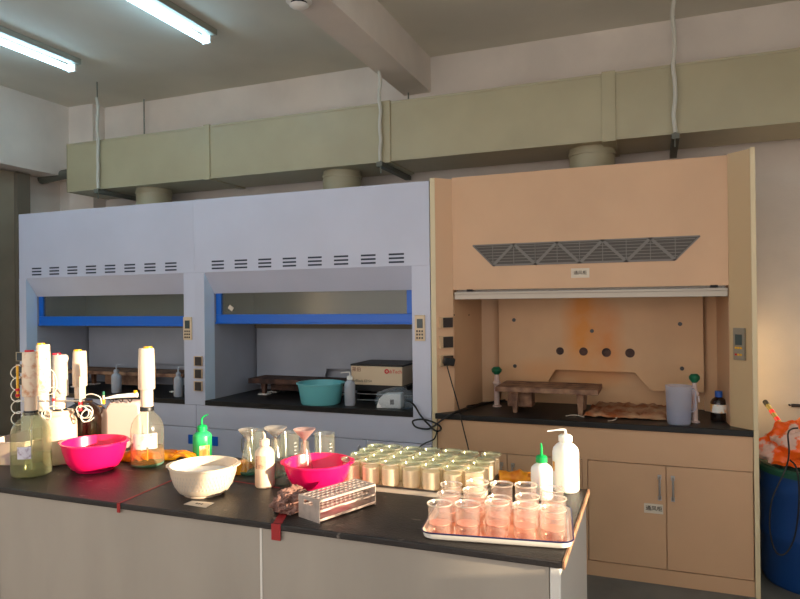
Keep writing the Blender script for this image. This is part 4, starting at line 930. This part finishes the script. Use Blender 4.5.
for z_ in (Hr-.008, Hr*.52-.005, .006):
    b = MB(); b.M = Mx; b.box(0, Lr, -.0015, .0005, z_, z_+.008); b.build('edge_lip', RACKM, t)
for i, x0 in enumerate((-.002, Lr)):
    b = MB(); b.M = Mx; hz0, hz1, hy0, hy1 = Hr*.66, Hr*.86, Wd*.3, Wd*.75; X0, X1 = x0, x0+.0025
    b.box(X0, X1, -.002, hy0, 0, Hr); b.box(X0, X1, hy1, Wd+.002, 0, Hr); b.box(X0, X1, hy0, hy1, 0, hz0); b.box(X0, X1, hy0, hy1, hz1, Hr)
    b.build('end_plate', RACKM, t)
# ================================================================== LIDDED BEAKERS ON THE GREY TRAY
Zt = IT
jx0, jx1 = -1.195, -.665; jy = [-1.515, -1.43, -1.345, -1.26]
t = thing('shallow_tray', 'shallow grey tray carrying the lidded beakers', 'tray', ((jx0+jx1)/2, -1.39, IT))
b = MB(); b.box(-1.25, -.63, -1.585, -1.205, IT, IT+.004); b.build('tray_floor', JARTRAY, t)
b = MB()
for (x0, x1, y0, y1) in ((-1.26, -.62, -1.595, -1.585), (-1.26, -.62, -1.205, -1.195), (-1.26, -1.25, -1.585, -1.205), (-.63, -.62, -1.585, -1.205)): b.box(x0, x1, y0, y1, IT, IT+.020)
o = b.build('tray_wall', JARTRAY, t)
b = MB()
for (x0, x1, y0, y1) in ((-1.263, -.617, -1.598, -1.583), (-1.263, -.617, -1.207, -1.192), (-1.263, -1.248, -1.583, -1.207), (-.632, -.617, -1.583, -1.207)): b.box(x0, x1, y0, y1, IT+.020, IT+.023)
b.build('tray_rim', SOCK, t)
rJ, hJ = .0385, .094; zJ = IT+.0045
ORD = ['first', 'second', 'third', 'fourth', 'fifth', 'sixth', 'seventh']; ROW = ['front', 'second', 'third', 'back']
def beaker_proto(label, r, h, gl, lq, lh, group, name='beaker'):
    t = thing(name, label, 'beaker', (0, 0, 0), group)
    P = [(0, 0), (r*.88, 0), (r*.97, .004), (r, .012), (r, h-.008), (r*1.07, h), (r*1.03, h+.0005), (r-.0028, h-.008), (r-.0028, .013), (r*.86, .004), (0, .004)]
    b = MB(); b.lathe(P, (0, 0, 0), 28, cap=False); b.build('glass', gl, t)
    b = MB(); b.lathe([(0, .005), (r*.84, .0052), (r-.0034, .014), (r-.0034, lh), (0, lh)], (0, 0, 0), 28); b.build('liquid', lq, t)
    b = MB(); b.lathe([(r*1.0, h-.004), (r*1.085, h-.0015), (r*1.085, h+.0015), (r*1.02, h+.0015), (r*.985, h-.004)], (0, 0, 0), 28, cap=False); b.build('rim', RIMGL, t)
    return t
jp = None; lp = None
for j in range(4):
    for i in range(7):
        x = jx0+(jx1-jx0)*i/6+random.uniform(-.003, .003); y = jy[j]+random.uniform(-.003, .003)
        place = 'in the %s row, %s from the left' % (ROW[j], ORD[i])
        lab = 'lidded beaker on grey tray, %s row, %s from left' % (ROW[j], ORD[i]); ll = 'watch glass on a beaker, grey tray, %s row, %s from left' % (ROW[j], ORD[i])
        if jp is None:
            jp = beaker_proto(lab, rJ, hJ, JARGL, JARLIQ, .074, 'lidded beakers on the grey tray', 'lidded_beaker'); jp.location = (x, y, zJ)
            lp = thing('watch_glass', ll, 'glass lid', (0, 0, 0), 'watch glass lids on the beakers'); R = .0435
            b = MB(); b.lathe([(R, .0085), (R*1.01, .0092), (R, .010), (R*.7, .0045), (R*.35, .0022), (0, .0015), (0, 0), (R*.35, .0006), (R*.7, .0030), (R*.93, .007), (R, .0085)], (0, 0, 0), 28, cap=False); b.build('glass', GREENGL, lp); lp.location = (x, y, zJ+hJ-.004)
        else:
            dup(jp, (x, y, zJ), lab, random.uniform(0, 6)); 
            l = dup(lp, (x+random.uniform(-.003, .003), y+random.uniform(-.003, .003), zJ+hJ-.004), ll); l.rotation_euler = (random.uniform(-.02, .02), random.uniform(-.02, .02), 0)
# ================================================================== PINK BEAKERS ON THE ENAMEL TRAY
fa = Zp(430, 541, IT); fb = Zp(567, 551, IT); ex = Vector(((fb-fa).x, (fb-fa).y, 0)).normalized(); ey = Vector((-ex.y, ex.x, 0)); Wt = .475; Dt = .375
mid = (fa+fb)/2; mid.z = IT; ctr = mid+ey*(Dt/2+.0)-ex*.006; ang = math.atan2(ex.y, ex.x)
t = thing('enamel_tray', 'white enamel tray with a navy rim holding the pink beakers', 'tray', ctr)
def rr(w, d, rad, z, n=6):
    P = []
    for sx, sy, a0 in ((1, -1, -PI/2), (1, 1, 0), (-1, 1, PI/2), (-1, -1, PI)):
        for k in range(n+1): a = a0+PI/2*k/n; P.append((sx*(w/2-rad)+rad*math.cos(a), sy*(d/2-rad)+rad*math.sin(a), z))
    return P
Mt = Matrix.Translation(ctr) @ Matrix.Rotation(ang, 4, 'Z')
def loft(rings, m, name, close=True):
    b = MB(); b.M = Mt; R_ = [[b.v(p) for p in r_] for r_ in rings]; n = len(R_[0])
    for A_, B_ in zip(R_, R_[1:]):
        for i in range(n): b.b.faces.new([A_[i], A_[(i+1) % n], B_[(i+1) % n], B_[i]])
    if close: b.b.faces.new(R_[0][::-1]); b.b.faces.new(R_[-1])
    return b.build(name, m, t)
loft([rr(Wt-.03, Dt-.03, .03, .0), rr(Wt-.012, Dt-.012, .035, .006), rr(Wt, Dt, .04, .024), rr(Wt-.005, Dt-.005, .039, .024), rr(Wt-.02, Dt-.02, .034, .008), rr(Wt-.04, Dt-.04, .03, .004)], ENAM, 'tray_body')
loft([rr(Wt-.036, Dt-.036, .03, .0042), rr(Wt-.036, Dt-.036, .03, .0052)], ENAMI, 'reflection_floor')
loft([rr(Wt+.003, Dt+.003, .041, .0225), rr(Wt+.005, Dt+.005, .042, .025), rr(Wt, Dt, .04, .027), rr(Wt-.006, Dt-.006, .038, .025), rr(Wt-.004, Dt-.004, .039, .023), rr(Wt+.003, Dt+.003, .041, .0225)], NAVY, 'tray_rim', False)
pp = None; rP, hP = .0385, .100; R3 = ['front', 'middle', 'back']
for j in range(3):
    for i in range(5):
        lx = -.178+.089*i+random.uniform(-.005, .005); ly = -.125+.118*j+random.uniform(-.014, .014)
        w = Mt @ Vector((lx, ly, .0055)); lab = 'pinkish liquid beaker on enamel tray, %s row, %s from left' % (R3[j], ORD[i])
        if pp is None:
            pp = beaker_proto(lab, rP, hP, PKGL, PKLIQ, .036, 'pink beakers on the enamel tray')
            b = MB(); b.lathe([(0, .0362), (rP*.88, .0362), (rP*.9, .0385), (0, .0375)], (0, 0, 0), 24); b.build('liquid_surface', mat('pink_film', (238, 150, 124), .3), pp)
            pp.location = w
        else:
            k = random.uniform(.95, 1.04); dup(pp, w, lab, random.uniform(0, 6), scale=(k, k, random.uniform(.90, 1.10)))
# ================================================================== LIGHT
w = bpy.data.worlds.new('world'); S.world = w; w.use_nodes = True; bg = w.node_tree.nodes['Background']
bg.inputs[0].default_value = lin((232, 222, 216)); bg.inputs[1].default_value = 1.75
sl = bpy.data.lights.new('sun', 'SUN'); so = bpy.data.objects.new('sun', sl); COL.objects.link(so); so.location = (4, -2, 3)
sl.energy = 12; sl.color = (1, .80, .56); sl.angle = math.radians(.6)
az, el = math.radians(-6), math.radians(10.5)
d = Vector((math.cos(az)*math.cos(el), math.sin(az)*math.cos(el), math.sin(el)))
so.rotation_euler = d.to_track_quat('Z', 'Y').to_euler()
S.view_settings.view_transform = 'Standard'; S.view_settings.look = 'None'; S.view_settings.gamma = 1; S.view_settings.exposure = .40; S.view_settings.use_curve_mapping = False
S.cycles.transparent_max_bounces = 64; S.cycles.max_bounces = 8; S.cycles.diffuse_bounces = 5; S.cycles.sample_clamp_indirect = 4
